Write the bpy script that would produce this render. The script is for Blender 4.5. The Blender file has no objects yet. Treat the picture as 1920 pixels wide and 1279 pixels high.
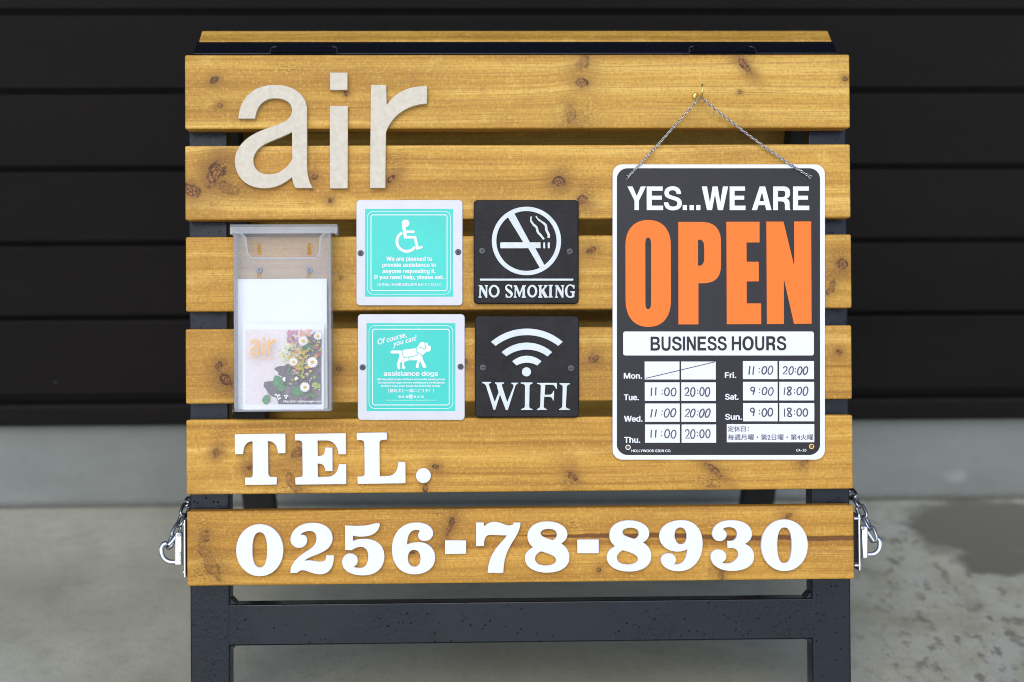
import bpy, bmesh, math, random, os
from mathutils import Matrix, Vector
random.seed(7)
R = math.radians
SC = bpy.context.scene
COL = SC.collection

# ------------------------------------------------------------------ frames
TH = R(18.35)                 # lean of each leaf of the A-frame
WH_V, WH_W = 0.3164, -0.065   # hinge line in board coordinates
LEG = 0.834
# board frame: u right, v up the slope, w out of the face (towards the street)
ZC = -((WH_V - LEG) * math.cos(TH) + (-0.0475) * math.sin(TH))
BOARD = Matrix(((1, 0, 0, 0),
                (0, math.sin(TH), -math.cos(TH), 0),
                (0, math.cos(TH), math.sin(TH), ZC),
                (0, 0, 0, 1)))

# ------------------------------------------------------------------ camera
FPX, PCX, PCY = 3125.0, 960.0, 639.5
pa, pb, pc = -0.01159374, -0.03121143, -0.00617003
pt = Vector((0.01049299, -0.02748213, 2.00035834))
RM = (Matrix.Rotation(pc, 3, 'Z') @ Matrix.Rotation(pb, 3, 'Y') @ Matrix.Rotation(pa, 3, 'X'))
cb = -(RM.transposed() @ pt)
CB = Vector((cb.x, -cb.y, -cb.z))                       # camera in board coordinates
flip = lambda r: Vector((r[0], -r[1], -r[2]))
AX, AD, AF = flip(RM[0]), flip(RM[1]), flip(RM[2])       # right, down, forward in board coordinates
B3 = BOARD.to_3x3()
rx, dn, fw = B3 @ AX, B3 @ AD, B3 @ AF
cam_d = bpy.data.cameras.new('camera')
cam = bpy.data.objects.new('camera', cam_d)
COL.objects.link(cam)
CW = BOARD @ CB
cam.matrix_world = Matrix(((rx.x, -dn.x, -fw.x, CW.x), (rx.y, -dn.y, -fw.y, CW.y),
                           (rx.z, -dn.z, -fw.z, CW.z), (0, 0, 0, 1)))
cam_d.sensor_width = 36
cam_d.lens = FPX / 1920 * 36
cam_d.clip_start, cam_d.clip_end = 0.05, 500
cam_d.dof.use_dof = True
cam_d.dof.focus_distance = 2.0
cam_d.dof.aperture_fstop = 2.6
SC.camera = cam

# ------------------------------------------------------------------ light
world = bpy.data.worlds.new("World")
SC.world = world
world.use_nodes = True
wt = world.node_tree
sky = wt.nodes.new('ShaderNodeTexSky')
sky.sky_type = 'NISHITA'
sky.sun_disc = False
SUN_EL, SUN_AZ = R(43), R(190)          # behind the photographer, a little to the left
sky.sun_elevation = SUN_EL
sky.sun_rotation = SUN_AZ
sky.air_density = 1.0
sky.dust_density = 1.5
sky.ozone_density = 1.5
wt.links.new(sky.outputs[0], wt.nodes['Background'].inputs[0])
wt.nodes['Background'].inputs[1].default_value = 0.15
sun_d = bpy.data.lights.new('sun', 'SUN')
sun_d.energy = 0.5
sun_d.angle = R(40)
sun_d.color = (1.0, 0.96, 0.9)
sun = bpy.data.objects.new('sun', sun_d)
COL.objects.link(sun)
to_sun = Vector((math.sin(SUN_AZ) * math.cos(SUN_EL), math.cos(SUN_AZ) * math.cos(SUN_EL), math.sin(SUN_EL)))
sun.rotation_euler = to_sun.to_track_quat('Z', 'Y').to_euler()
sun.location = (0, -2, 4)
SC.view_settings.view_transform = 'Standard'
SC.view_settings.look = 'None'
SC.view_settings.exposure = 0.66
SC.view_settings.gamma = 1
SC.render.engine = 'CYCLES'
SC.cycles.max_bounces = 10
SC.cycles.transparent_max_bounces = 16
SC.cycles.use_denoising = True
SC.cycles.filter_width = 1.0

# ------------------------------------------------------------------ helpers
def ray(px, py):
    return AX * ((px - PCX) / FPX) + AD * ((py - PCY) / FPX) + AF

def onb(px, py, w=0.0):
    """photo pixel -> board point on the plane w"""
    d = ray(px, py)
    return CB + d * ((w - CB.z) / d.z)

def onw(px, py, axis, val):
    """photo pixel -> world point on the plane axis = val"""
    d = B3 @ ray(px, py)
    return CW + d * ((val - CW[axis]) / d[axis])

def srgb(r, g, b):
    f = lambda c: (c / 12.92 if c <= 0.04045 else ((c + 0.055) / 1.055) ** 2.4)
    return (f(r / 255), f(g / 255), f(b / 255), 1)

def link(name, me, mat=None, parent=None, mtx=None):
    o = bpy.data.objects.new(name, me)
    COL.objects.link(o)
    if mat is not None:
        for m in (mat if isinstance(mat, (list, tuple)) else [mat]):
            if m.name not in [x.name for x in me.materials if x]:
                me.materials.append(m)
    if parent:
        o.parent = parent
    if mtx is not None:
        o.matrix_basis = mtx
    return o

def tag(o, label=None, cat=None, group=None, kind=None):
    for k, v in (('label', label), ('category', cat), ('group', group), ('kind', kind)):
        if v:
            o[k] = v
    return o

def thing(name, anchor, label, cat, group=None):
    """Empty at a thing's base, in the board's orientation; parts use board coordinates"""
    o = bpy.data.objects.new(name, None)
    COL.objects.link(o)
    o.empty_display_size = 0.05
    o.matrix_basis = BOARD @ Matrix.Translation(anchor)
    o['off'] = [-c for c in anchor]
    tag(o, label, cat, group)
    return o

def part(name, me, mat, par, label=None):
    """par is a thing made above, or a part of one (then the local frame is shared)"""
    off = par.get('off')
    o = link(name, me, mat, par, Matrix.Translation(off) if off is not None else None)
    if label:
        o['label'] = label
    return o

def single(name, me, mat, label, cat, group=None):
    """a thing that is one mesh given in board coordinates; origin moved to its lower middle"""
    xs = [v.co for v in me.vertices]
    a = Vector(((min(c.x for c in xs) + max(c.x for c in xs)) / 2, min(c.y for c in xs), min(c.z for c in xs)))
    me.transform(Matrix.Translation(-a))
    o = link(name, me, mat, None, BOARD @ Matrix.Translation(a))
    return tag(o, label, cat, group)

def bm_mesh(bm, name='mesh', smooth=False):
    me = bpy.data.meshes.new(name)
    bm.normal_update()
    bm.to_mesh(me)
    bm.free()
    if smooth:
        for p in me.polygons:
            p.use_smooth = True
    return me

def box(bm, lo, hi, bev=0.0, seg=2):
    vs = [bm.verts.new((x, y, z)) for x in (lo[0], hi[0]) for y in (lo[1], hi[1]) for z in (lo[2], hi[2])]
    fs = [bm.faces.new([vs[i] for i in f]) for f in
          ((0, 1, 3, 2), (4, 6, 7, 5), (0, 4, 5, 1), (2, 3, 7, 6), (0, 2, 6, 4), (1, 5, 7, 3))]
    if bev:
        es = list({e for f in fs for e in f.edges})
        bmesh.ops.bevel(bm, geom=es, offset=bev, segments=seg, affect='EDGES', profile=0.5)

def tube(bm, pts, r, n=12, closed=False):
    pts = [Vector(p) for p in pts]
    N = len(pts)
    rings = []
    up = Vector((0.13, 0.31, 0.94)).normalized()
    for i, p in enumerate(pts):
        if closed:
            t = pts[(i + 1) % N] - pts[i - 1]
        else:
            t = pts[min(i + 1, N - 1)] - pts[max(i - 1, 0)]
        t.normalize()
        a = up - t * up.dot(t)
        if a.length < 1e-4:
            a = Vector((1, 0, 0)) - t * t.x
        a.normalize()
        up = a
        b = t.cross(a)
        rr = r[i] if isinstance(r, (list, tuple)) else r
        rings.append([bm.verts.new(p + (a * math.cos(2 * math.pi * k / n) + b * math.sin(2 * math.pi * k / n)) * rr) for k in range(n)])
    for i in range(N if closed else N - 1):
        A, B = rings[i], rings[(i + 1) % N]
        sh = 0
        if closed and i == N - 1:
            sh = min(range(n), key=lambda s: (A[0].co - B[s].co).length)
        for k in range(n):
            bm.faces.new((A[k], A[(k + 1) % n], B[(k + 1 + sh) % n], B[(k + sh) % n]))
    if not closed:
        bm.faces.new(rings[0][::-1])
        bm.faces.new(rings[-1])

def disc(bm, c, r, h, n=24, dome=0.0, axis=None):
    """short cylinder standing on c along +w, rounded over when dome > 0"""
    c = Vector(c)
    prof = [(r, 0), (r, h - dome), (r * 0.93, h - dome * 0.45), (r * 0.75, h)] if dome else [(r, 0), (r, h)]
    prev = None
    rings = [[bm.verts.new(c + Vector((q * math.cos(2 * math.pi * k / n), q * math.sin(2 * math.pi * k / n), z))) for k in range(n)] for q, z in prof]
    for A, B in zip(rings, rings[1:]):
        for k in range(n):
            bm.faces.new((A[k], A[(k + 1) % n], B[(k + 1) % n], B[k]))
    bm.faces.new(rings[-1])
    bm.faces.new(rings[0][::-1])

def torus_link(bm, c, d, side, L, W, r, n=14, m=7):
    """one stadium-shaped chain link; d its long direction, side its wide direction"""
    d = d.normalized()
    side = (side - d * side.dot(d)).normalized()
    pts = []
    hl, hw = L / 2 - W / 2, W / 2 - r
    for k in range(n):
        a = 2 * math.pi * k / n
        ca, sa = math.cos(a), math.sin(a)
        pts.append(c + d * (hw * ca + (hl if ca > 0 else -hl)) + side * (hw * sa))
    tube(bm, pts, r, m, closed=True)

def path(s, ox=0.0, oy=0.0, k=1.0, seg=9):
    """SVG-like path (M L C Z) -> list of loops of (x, y)"""
    t = s.replace(',', ' ').split()
    loops, cur, i, cmd = [], [], 0, None
    def tk():
        nonlocal i
        x, y = float(t[i]), float(t[i + 1])
        i += 2
        return (x, y)
    while i < len(t):
        if t[i] in 'MLCZ':
            cmd = t[i]
            i += 1
            if cmd == 'Z':
                loops.append(cur)
                cur = []
                continue
        if cmd in 'ML':
            if cmd == 'M' and cur:
                loops.append(cur)
                cur = []
            cur.append(tk())
            cmd = 'L'
        else:
            p0, p1, p2, p3 = cur[-1], tk(), tk(), tk()
            for q in range(1, seg + 1):
                a = q / seg
                b = 1 - a
                cur.append(tuple(b ** 3 * p0[j] + 3 * b * b * a * p1[j] + 3 * b * a * a * p2[j] + a ** 3 * p3[j] for j in (0, 1)))
    if cur:
        loops.append(cur)
    out = []
    for l in loops:
        l = [(ox + x / k, oy + y / k) for x, y in l]
        if math.dist(l[0], l[-1]) < 1e-4:
            l.pop()
        out.append(l)
    return out

def ell(cx, cy, ax, ay, n=40, p=2.0, rot=0.0):
    o = []
    for k in range(n):
        a = 2 * math.pi * k / n
        c, s = math.cos(a), math.sin(a)
        x = ax * math.copysign(abs(c) ** (2 / p), c)
        y = ay * math.copysign(abs(s) ** (2 / p), s)
        o.append((cx + x * math.cos(rot) - y * math.sin(rot), cy + x * math.sin(rot) + y * math.cos(rot)))
    return o

def rr(x0, y0, x1, y1, r, n=7):
    o = []
    for cx, cy, a0 in ((x1 - r, y0 + r, -90), (x1 - r, y1 - r, 0), (x0 + r, y1 - r, 90), (x0 + r, y0 + r, 180)):
        for k in range(n + 1):
            a = R(a0 + 90 * k / n)
            o.append((cx + r * math.cos(a), cy + r * math.sin(a)))
    return o

def rect(x0, y0, x1, y1):
    return [(x0, y0), (x1, y0), (x1, y1), (x0, y1)]

def curve_fill(loops, ext, bev, seg=2):
    cu = bpy.data.curves.new('outline', 'CURVE')
    cu.dimensions = '2D'
    cu.fill_mode = 'BOTH'
    for l in loops:
        sp = cu.splines.new('POLY')
        sp.points.add(len(l) - 1)
        for p, (x, y) in zip(sp.points, l):
            p.co = (x, -y, 0, 1)
        sp.use_cyclic_u = True
    cu.extrude = ext
    if bev:
        cu.bevel_depth = bev
        cu.bevel_resolution = seg
        cu.offset = -bev
    ob = bpy.data.objects.new('outline', cu)
    me = bpy.data.meshes.new_from_object(ob)
    bpy.data.objects.remove(ob)
    bpy.data.curves.remove(cu)
    return me

MM = 1 / 0.64e-3     # photo pixels per metre on the board
def solid(loops, w0, T, bev=0.0, seg=2):
    """outline in photo pixels -> solid of thickness T standing on plane w0 (board coordinates)"""
    b = bev * MM
    me = curve_fill(loops, max(T * MM / 2 - b, 0), b, seg)
    zmin = min(v.co.z for v in me.vertices)
    for v in me.vertices:
        z = (v.co.z - zmin) / MM
        p = onb(v.co.x, -v.co.y, w0)
        v.co = (p.x, p.y, w0 + z)
    return me

def flat(loops, w0):
    me = curve_fill(loops, 0, 0)
    for v in me.vertices:
        v.co = onb(v.co.x, -v.co.y, w0)
    return me

def join(meshes, name='mesh'):
    bm = bmesh.new()
    for m in meshes:
        bm.from_mesh(m)
        bpy.data.meshes.remove(m)
    return bm_mesh(bm, name)

def strokes(paths, w0, dz=0.00004):
    """list of (points, width or widths) in photo pixels -> flat ribbons, each a hair above the last"""
    bm = bmesh.new()
    for q, (pts, wd) in enumerate(paths):
        n = len(pts)
        L, Rr = [], []
        for i, p in enumerate(pts):
            a, b = pts[max(i - 1, 0)], pts[min(i + 1, n - 1)]
            dx, dy = b[0] - a[0], b[1] - a[1]
            h = math.hypot(dx, dy) or 1
            ww = (wd[i] if isinstance(wd, (list, tuple)) else wd) / 2
            L.append(bm.verts.new(onb(p[0] - dy / h * ww, p[1] + dx / h * ww, w0 + q * dz)))
            Rr.append(bm.verts.new(onb(p[0] + dy / h * ww, p[1] - dx / h * ww, w0 + q * dz)))
        for i in range(n - 1):
            bm.faces.new((L[i], L[i + 1], Rr[i + 1], Rr[i]))
    return bm_mesh(bm)

def bez(p0, p1, p2, p3, n=10):
    o = []
    for q in range(n + 1):
        a = q / n
        b = 1 - a
        o.append(tuple(b ** 3 * p0[j] + 3 * b * b * a * p1[j] + 3 * b * a * a * p2[j] + a ** 3 * p3[j] for j in (0, 1)))
    return o

FONT = None
try:
    FONT = bpy.data.fonts.load(os.path.join(bpy.utils.system_resource('DATAFILES'), 'fonts', 'Inter.woff2'))
except Exception:
    FONT = None

def text(s, x0, y0, x1, y1, w, off=0.0, shear=0.0, rot=0.0, plain=False):
    """set type whose bounding box fills the photo rectangle (x0, y0)-(x1, y1), optionally turned about its middle"""
    cu = bpy.data.curves.new('type', 'FONT')
    cu.body = s
    if FONT and not plain:
        cu.font = FONT
    cu.shear = shear
    cu.resolution_u = 3
    ob = bpy.data.objects.new('type', cu)
    me = bpy.data.meshes.new_from_object(ob)
    bpy.data.objects.remove(ob)
    bpy.data.curves.remove(cu)
    xs = [v.co.x for v in me.vertices]
    ys = [v.co.y for v in me.vertices]
    a, b, c, d = min(xs), max(xs), min(ys), max(ys)
    cx, cy = (x0 + x1) / 2, (y0 + y1) / 2
    tops = []
    d_ = off
    x0, x1, y0, y1 = x0 + d_, x1 - d_, y0 + d_ * 0.6, y1 - d_ * 0.6
    shifts = [(0, 0)] if off <= 0 else [(-d_, 0), (d_, 0), (0, -d_ * 0.6), (0, d_ * 0.6)]
    for q, (sx, sy) in enumerate(shifts):          # heavier weights: the outline again, a hair higher, shifted by the stroke gain
        m2 = me.copy()
        for v in m2.vertices:
            x = (v.co.x - a) / (b - a) * (x1 - x0) + x0 - cx + sx
            y = (d - v.co.y) / (d - c) * (y1 - y0) + y0 - cy + sy
            px = cx + x * math.cos(rot) - y * math.sin(rot)
            py = cy + x * math.sin(rot) + y * math.cos(rot)
            v.co = onb(px, py, w + q * 0.00003)
        tops.append(m2)
    bpy.data.meshes.remove(me)
    return join(tops) if len(tops) > 1 else tops[0]

# ------------------------------------------------------------------ materials
class NT:
    def __init__(s, name):
        s.m = bpy.data.materials.new(name)
        s.m.use_nodes = True
        s.t = s.m.node_tree
        s.p = s.t.nodes['Principled BSDF']
        s.out = s.t.nodes['Material Output']
    def n(s, kind, **kw):
        nd = s.t.nodes.new('ShaderNode' + kind)
        for k, v in kw.items():
            setattr(nd, k, v)
        return nd
    def l(s, a, b):
        s.t.links.new(a, b)
    def put(s, sock, v):
        if hasattr(v, 'is_output'):
            s.l(v, sock)
        else:
            sock.default_value = v
    def math(s, op, a, b=0.0, c=0.0, clamp=False):
        nd = s.n('Math', operation=op, use_clamp=clamp)
        s.put(nd.inputs[0], a)
        s.put(nd.inputs[1], b)
        s.put(nd.inputs[2], c)
        return nd.outputs[0]
    def vec(s, op, a, b=(0, 0, 0)):
        nd = s.n('VectorMath', operation=op)
        s.put(nd.inputs[0], a)
        s.put(nd.inputs[1], b)
        return nd.outputs['Value'] if op in ('LENGTH', 'DOT_PRODUCT', 'DISTANCE') else nd.outputs[0]
    def noise(s, v, scale, detail=4, rough=0.5, dist=0.0):
        nd = s.n('TexNoise')
        s.l(v, nd.inputs['Vector'])
        nd.inputs['Scale'].default_value = scale
        nd.inputs['Detail'].default_value = detail
        nd.inputs['Roughness'].default_value = rough
        nd.inputs['Distortion'].default_value = dist
        return nd.outputs['Fac']
    def ramp(s, f, stops, interp='LINEAR'):
        nd = s.n('ValToRGB')
        cr = nd.color_ramp
        cr.interpolation = interp
        while len(cr.elements) < len(stops):
            cr.elements.new(0.5)
        for e, (p, c) in zip(cr.elements, stops):
            e.position = p
            e.color = c if isinstance(c, tuple) else (c, c, c, 1)
        s.l(f, nd.inputs[0])
        return nd.outputs[0]
    def mix(s, f, a, b, mode='MIX'):
        nd = s.n('Mix', data_type='RGBA', blend_type=mode)
        s.put(nd.inputs[0], f)
        s.put(nd.inputs[6], a)
        s.put(nd.inputs[7], b)
        return nd.outputs[2]
    def step(s, x, lo, hi):
        nd = s.n('MapRange', interpolation_type='SMOOTHSTEP')
        s.put(nd.inputs[0], x)
        nd.inputs[1].default_value = lo
        nd.inputs[2].default_value = hi
        return nd.outputs[0]
    def obj(s):
        return s.n('TexCoord').outputs['Object']
    def scale(s, v, k):
        return s.vec('MULTIPLY', v, k)
    def bump(s, h, strength=0.3, dist=0.001):
        nd = s.n('Bump')
        nd.inputs['Strength'].default_value = strength
        nd.inputs['Distance'].default_value = dist
        s.l(h, nd.inputs['Height'])
        s.l(nd.outputs[0], s.p.inputs['Normal'])
    def set(s, **kw):
        for k, v in kw.items():
            s.put(s.p.inputs[k.replace('_', ' ')], v)
        return s.m

def simple(name, col, rough=0.5, metal=0.0, mottle=0.0, mscale=60, bump=0.0, bscale=400, spec=0.5):
    t = NT(name)
    c = t.obj()
    if mottle:
        f = t.noise(c, mscale, 5, 0.6)
        lo = tuple(x * (1 - mottle) for x in col[:3]) + (1,)
        hi = tuple(min(x * (1 + mottle), 1) for x in col[:3]) + (1,)
        t.set(Base_Color=t.ramp(f, [(0.3, lo), (0.7, hi)]))
    else:
        t.set(Base_Color=col)
    if bump:
        t.bump(t.noise(c, bscale, 4, 0.6), bump, 0.0006)
    t.set(Roughness=rough, Metallic=metal, Specular_IOR_Level=spec)
    return t.m

def wood(name, seed, knots, flecks=(), crack=None, tint=(1, 1, 1)):
    """stained pine: grain follows board u and flows round the knots.
    knots: (px, py, ra, rb, angle deg, strength); flecks: (px, py, ra, rb)"""
    t = NT(name)
    co = t.obj()
    MU = lambda a, b: t.math('MULTIPLY', a, b)
    inv = lambda a: t.math('SUBTRACT', 1.0, a)
    low = t.noise(t.vec('ADD', t.scale(co, (1.6, 7.0, 3.0)), (seed * 3.1, seed, 0)), 1.0, 2, 0.5)
    warp = t.math('MULTIPLY_ADD', low, 0.020, -0.010)
    nz = t.n('TexNoise')
    t.l(t.scale(co, (110, 110, 110)), nz.inputs['Vector'])
    nz.inputs['Scale'].default_value = 1.0
    nz.inputs['Detail'].default_value = 3
    jit = t.vec('MULTIPLY', t.vec('SUBTRACT', nz.outputs['Color'], (0.5, 0.5, 0.5)), (0.0060, 0.0060, 0.0))
    cj = t.vec('ADD', co, jit)
    core = halo = ringd = smudge = None
    for (px, py, ra, rb, ang, st) in knots:
        c = onb(px, py)
        d0 = t.vec('SUBTRACT', cj, (c.x, c.y, c.z))
        rot = t.n('VectorRotate', rotation_type='Z_AXIS')
        t.l(d0, rot.inputs['Vector'])
        rot.inputs['Angle'].default_value = R(-ang)
        d = t.vec('LENGTH', t.vec('MULTIPLY', rot.outputs[0], (1 / (ra * 0.64e-3), 1 / (rb * 0.64e-3), 0)))
        g = t.math('EXPONENT', MU(MU(d, d), -0.16))
        sgn = 1 if (py * 7 + px) % 2 > 1 else -1
        warp = t.math('MULTIPLY_ADD', g, sgn * 0.62 * min(ra, rb) * 0.64e-3, warp)
        k = MU(inv(t.step(d, 0.70, 1.12)), st)
        h = MU(g, 0.85 * st)
        core = k if core is None else t.math('MAXIMUM', core, k)
        halo = h if halo is None else t.math('MAXIMUM', halo, h)
        ringd = d if ringd is None else t.math('MINIMUM', ringd, d)
        if max(ra, rb) >= 8:
            e = t.vec('LENGTH', t.vec('MULTIPLY', t.vec('ADD', d0, ((((px * 13) % 7) - 3) * 0.0022, (((py * 11) % 5) - 2) * 0.006, 0)), (1 / (max(ra, rb) * 1.9 * 0.64e-3), 1 / (40 * 0.64e-3), 0)))
            e = MU(t.math('EXPONENT', MU(MU(e, e), -1.1)), min(1.0, 0.4 + st * 0.5))
            smudge = e if smudge is None else t.math('MAXIMUM', smudge, e)
    sp = t.n('SeparateXYZ')
    t.l(co, sp.inputs[0])
    v = t.math('ADD', sp.outputs[1], warp)
    cb_ = t.n('CombineXYZ')
    t.l(sp.outputs[0], cb_.inputs[0])
    t.l(v, cb_.inputs[1])
    t.l(sp.outputs[2], cb_.inputs[2])
    q = t.vec('ADD', cb_.outputs[0], (seed * 1.7, seed * 0.37, seed * 0.11))
    g1 = t.noise(t.scale(q, (0.9, 62, 22)), 1.0, 2, 0.5)         # broad growth bands
    g1b = t.noise(t.scale(q, (1.8, 260, 60)), 1.0, 4, 0.62)      # growth rings
    g2 = t.noise(t.scale(q, (16, 900, 90)), 1.0, 3, 0.65)        # fibres
    g3 = t.noise(t.scale(q, (3.6, 17, 8)), 1.0, 4, 0.6)          # clouds of stain
    g4 = t.noise(t.scale(co, (34, 30, 30)), 1.0, 4, 0.7)         # blotches
    saw = t.noise(t.scale(co, (1050, 90, 60)), 1.0, 2, 0.5)      # planer chatter across the board
    fl = t.noise(t.scale(co, (260, 560, 300)), 1.0, 3, 0.65)     # torn fibres
    A = lambda *c: tuple(min(1, x * k_) for x, k_ in zip(c, tint)) + (1,)
    gm = t.math('MULTIPLY_ADD', g1b, 0.45, MU(g1, 0.55))
    base = t.ramp(gm, [(0.36, A(.340, .168, .022)), (0.45, A(.500, .275, .043)), (0.54, A(.595, .350, .063)), (0.62, A(.740, .490, .125))])
    base = t.mix(MU(t.step(g3, 0.47, 0.70), 0.52), base, A(.37, .190, .030))
    base = t.mix(MU(t.step(g4, 0.52, 0.70), 0.36), base, A(.34, .155, .034))
    base = t.mix(MU(inv(t.step(g4, 0.30, 0.44)), 0.30), base, A(.74, .53, .155))
    base = t.mix(MU(t.step(g1b, 0.55, 0.635), 0.58), base, A(.33, .150, .024))
    base = t.mix(MU(t.step(g2, 0.52, 0.70), 0.45), base, A(.29, .132, .022))
    base = t.mix(MU(t.step(saw, 0.52, 0.72), MU(t.step(g3, 0.35, 0.6), 0.22)), base, A(.27, .135, .024))
    g5 = t.noise(t.scale(co, (300, 230, 200)), 1.0, 3, 0.7)       # small mottling of the stain
    base = t.mix(MU(t.step(g5, 0.50, 0.68), 0.42), base, A(.33, .155, .026))
    base = t.mix(MU(inv(t.step(g5, 0.32, 0.47)), 0.38), base, A(.78, .52, .135))
    spk = MU(t.step(fl, 0.66, 0.72), t.step(g4, 0.46, 0.58))
    base = t.mix(MU(spk, 0.5), base, A(.20, .088, .016))
    hgt = t.math('MULTIPLY_ADD', g2, 0.5, MU(saw, 0.4))
    if smudge is not None:
        sm = MU(smudge, t.step(g3, 0.36, 0.62))
        base = t.mix(MU(sm, 0.62), base, A(.235, .115, .024))
        tf = MU(smudge, t.step(g3, 0.40, 0.55))
        base = t.mix(MU(tf, MU(t.step(fl, 0.53, 0.60), 0.60)), base, A(.105, .046, .011))
        base = t.mix(MU(tf, MU(inv(t.step(fl, 0.38, 0.44)), 0.60)), base, A(.78, .54, .16))
        hgt = t.math('MULTIPLY_ADD', MU(tf, fl), 1.5, hgt)
    rings = t.math('MULTIPLY_ADD', t.math('SINE', MU(ringd, 15.0)), 0.5, 0.5)
    base = t.mix(halo, base, A(.215, .098, .020))
    kcol = t.mix(rings, A(.165, .066, .020), A(.38, .175, .060))
    kcol = t.mix(t.step(g5, 0.44, 0.60), kcol, A(.075, .030, .011))
    kcol = t.mix(MU(t.step(g4, 0.50, 0.62), 0.6), kcol, A(.07, .028, .012))
    base = t.mix(core, base, kcol)
    rim = MU(MU(t.step(ringd, 0.70, 0.92), inv(t.step(ringd, 1.0, 1.30))), t.math('MINIMUM', MU(halo, 1.8), 0.85))
    rim = MU(rim, t.step(t.noise(t.scale(co, (75, 75, 75)), 1.0, 2, 0.5), 0.46, 0.58))
    base = t.mix(rim, base, A(.036, .016, .008))
    for (px, py, ra, rb) in flecks:
        c = onb(px, py)
        d = t.vec('LENGTH', t.vec('MULTIPLY', t.vec('SUBTRACT', cj, (c.x, c.y, c.z)), (1 / (ra * 0.64e-3), 1 / (rb * 0.64e-3), 0)))
        d = t.math('MULTIPLY_ADD', g4, 1.6, d)
        mk = inv(t.step(d, 0.6, 2.1))
        base = t.mix(MU(mk, MU(t.step(fl, 0.50, 0.62), 0.62)), base, A(.19, .085, .015))
        base = t.mix(MU(mk, MU(inv(t.step(fl, 0.36, 0.46)), 0.6)), base, A(.80, .54, .15))
        hgt = t.math('MULTIPLY_ADD', MU(mk, fl), 2.5, hgt)
    if crack:
        xa, ya, xb, yb, wd = crack
        a, b = onb(xa, ya), onb(xb, yb)
        f = t.math('DIVIDE', t.math('SUBTRACT', sp.outputs[0], a.x), b.x - a.x)
        mid = t.math('MULTIPLY_ADD', f, b.y - a.y, a.y)
        mid = t.math('MULTIPLY_ADD', t.noise(t.scale(co, (9, 0, 0)), 1.0, 4, 0.6), 0.012, mid)
        dd = t.math('ABSOLUTE', t.math('SUBTRACT', sp.outputs[1], t.math('SUBTRACT', mid, 0.006)))
        wv = MU(t.step(f, -0.02, 0.35), wd)
        ck = MU(inv(t.step(t.math('DIVIDE', dd, t.math('ADD', wv, 0.00005)), 0.6, 1.35)), t.step(f, -0.02, 0.03))
        base = t.mix(MU(ck, 0.9), base, A(.125, .045, .012))
        hgt = t.math('MULTIPLY_ADD', ck, -2.0, hgt)
    t.bump(hgt, 0.45, 0.0006)
    t.set(Base_Color=base, Roughness=t.math('MULTIPLY_ADD', g2, 0.25, 0.42), Specular_IOR_Level=0.3)
    return t.m

def paint_black():
    t = NT('wet_black_paint')
    c = t.obj()
    w1 = t.noise(t.scale(c, (420, 170, 300)), 1.0, 3, 0.65)
    vo = t.n('TexVoronoi', feature='F1')
    t.l(t.vec('ADD', c, t.scale(t.vec('SUBTRACT', c, c), (1, 1, 1))), vo.inputs['Vector'])
    vo.inputs['Scale'].default_value = 210
    vo.inputs['Randomness'].default_value = 1
    rnd = t.n('SeparateColor')
    t.l(vo.outputs['Color'], rnd.inputs[0])
    where = t.noise(c, 9, 2, 0.5)
    pick = t.math('MULTIPLY', t.step(rnd.outputs[0], 0.64, 0.68), t.step(where, 0.38, 0.52))
    rad = t.math('MULTIPLY_ADD', rnd.outputs[1], 0.26, 0.06)
    dome = t.math('MULTIPLY', t.math('SUBTRACT', 1.0, t.step(t.math('DIVIDE', vo.outputs['Distance'], rad), 0.2, 1.0)), pick)
    wet = t.step(t.noise(c, 7.5, 3, 0.6), 0.44, 0.60)
    h = t.math('MULTIPLY_ADD', dome, 5.0, t.math('MULTIPLY', t.math('MULTIPLY', w1, wet), 1.8))
    h = t.math('MULTIPLY_ADD', t.noise(c, 700, 3, 0.6), 0.25, h)
    t.bump(h, 0.5, 0.0007)
    t.set(Base_Color=(0.0028, 0.0044, 0.0090, 1), Roughness=t.math('MULTIPLY_ADD', w1, 0.14, 0.18), Specular_IOR_Level=0.30, Specular_Tint=(0.88, 0.93, 1.0, 1))
    return t.m

def clear(name, haze, ior=1.28):
    t = NT(name)
    tr = t.n('BsdfTransparent')
    tr.inputs[0].default_value = (0.97, 0.98, 0.99, 1)
    df = t.n('BsdfDiffuse')
    df.inputs[0].default_value = (0.93, 0.94, 0.96, 1)
    tl = t.n('BsdfTranslucent')
    tl.inputs[0].default_value = (0.86, 0.88, 0.92, 1)
    gl = t.n('BsdfGlossy')
    gl.inputs['Roughness'].default_value = 0.08
    fr = t.n('Fresnel')
    fr.inputs[0].default_value = ior
    c = t.obj()
    var = t.noise(c, 24, 4, 0.6)
    m0 = t.n('MixShader')
    m0.inputs[0].default_value = 0.4
    t.l(df.outputs[0], m0.inputs[1])
    t.l(tl.outputs[0], m0.inputs[2])
    m1 = t.n('MixShader')
    t.l(t.math('MULTIPLY_ADD', var, haze * 0.6, haze * 0.7), m1.inputs[0])
    t.l(tr.outputs[0], m1.inputs[1])
    t.l(m0.outputs[0], m1.inputs[2])
    m2 = t.n('MixShader')
    t.l(fr.outputs[0], m2.inputs[0])
    t.l(m1.outputs[0], m2.inputs[1])
    t.l(gl.outputs[0], m2.inputs[2])
    t.l(m2.outputs[0], t.out.inputs['Surface'])
    t.t.nodes.remove(t.p)
    return t.m

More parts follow.
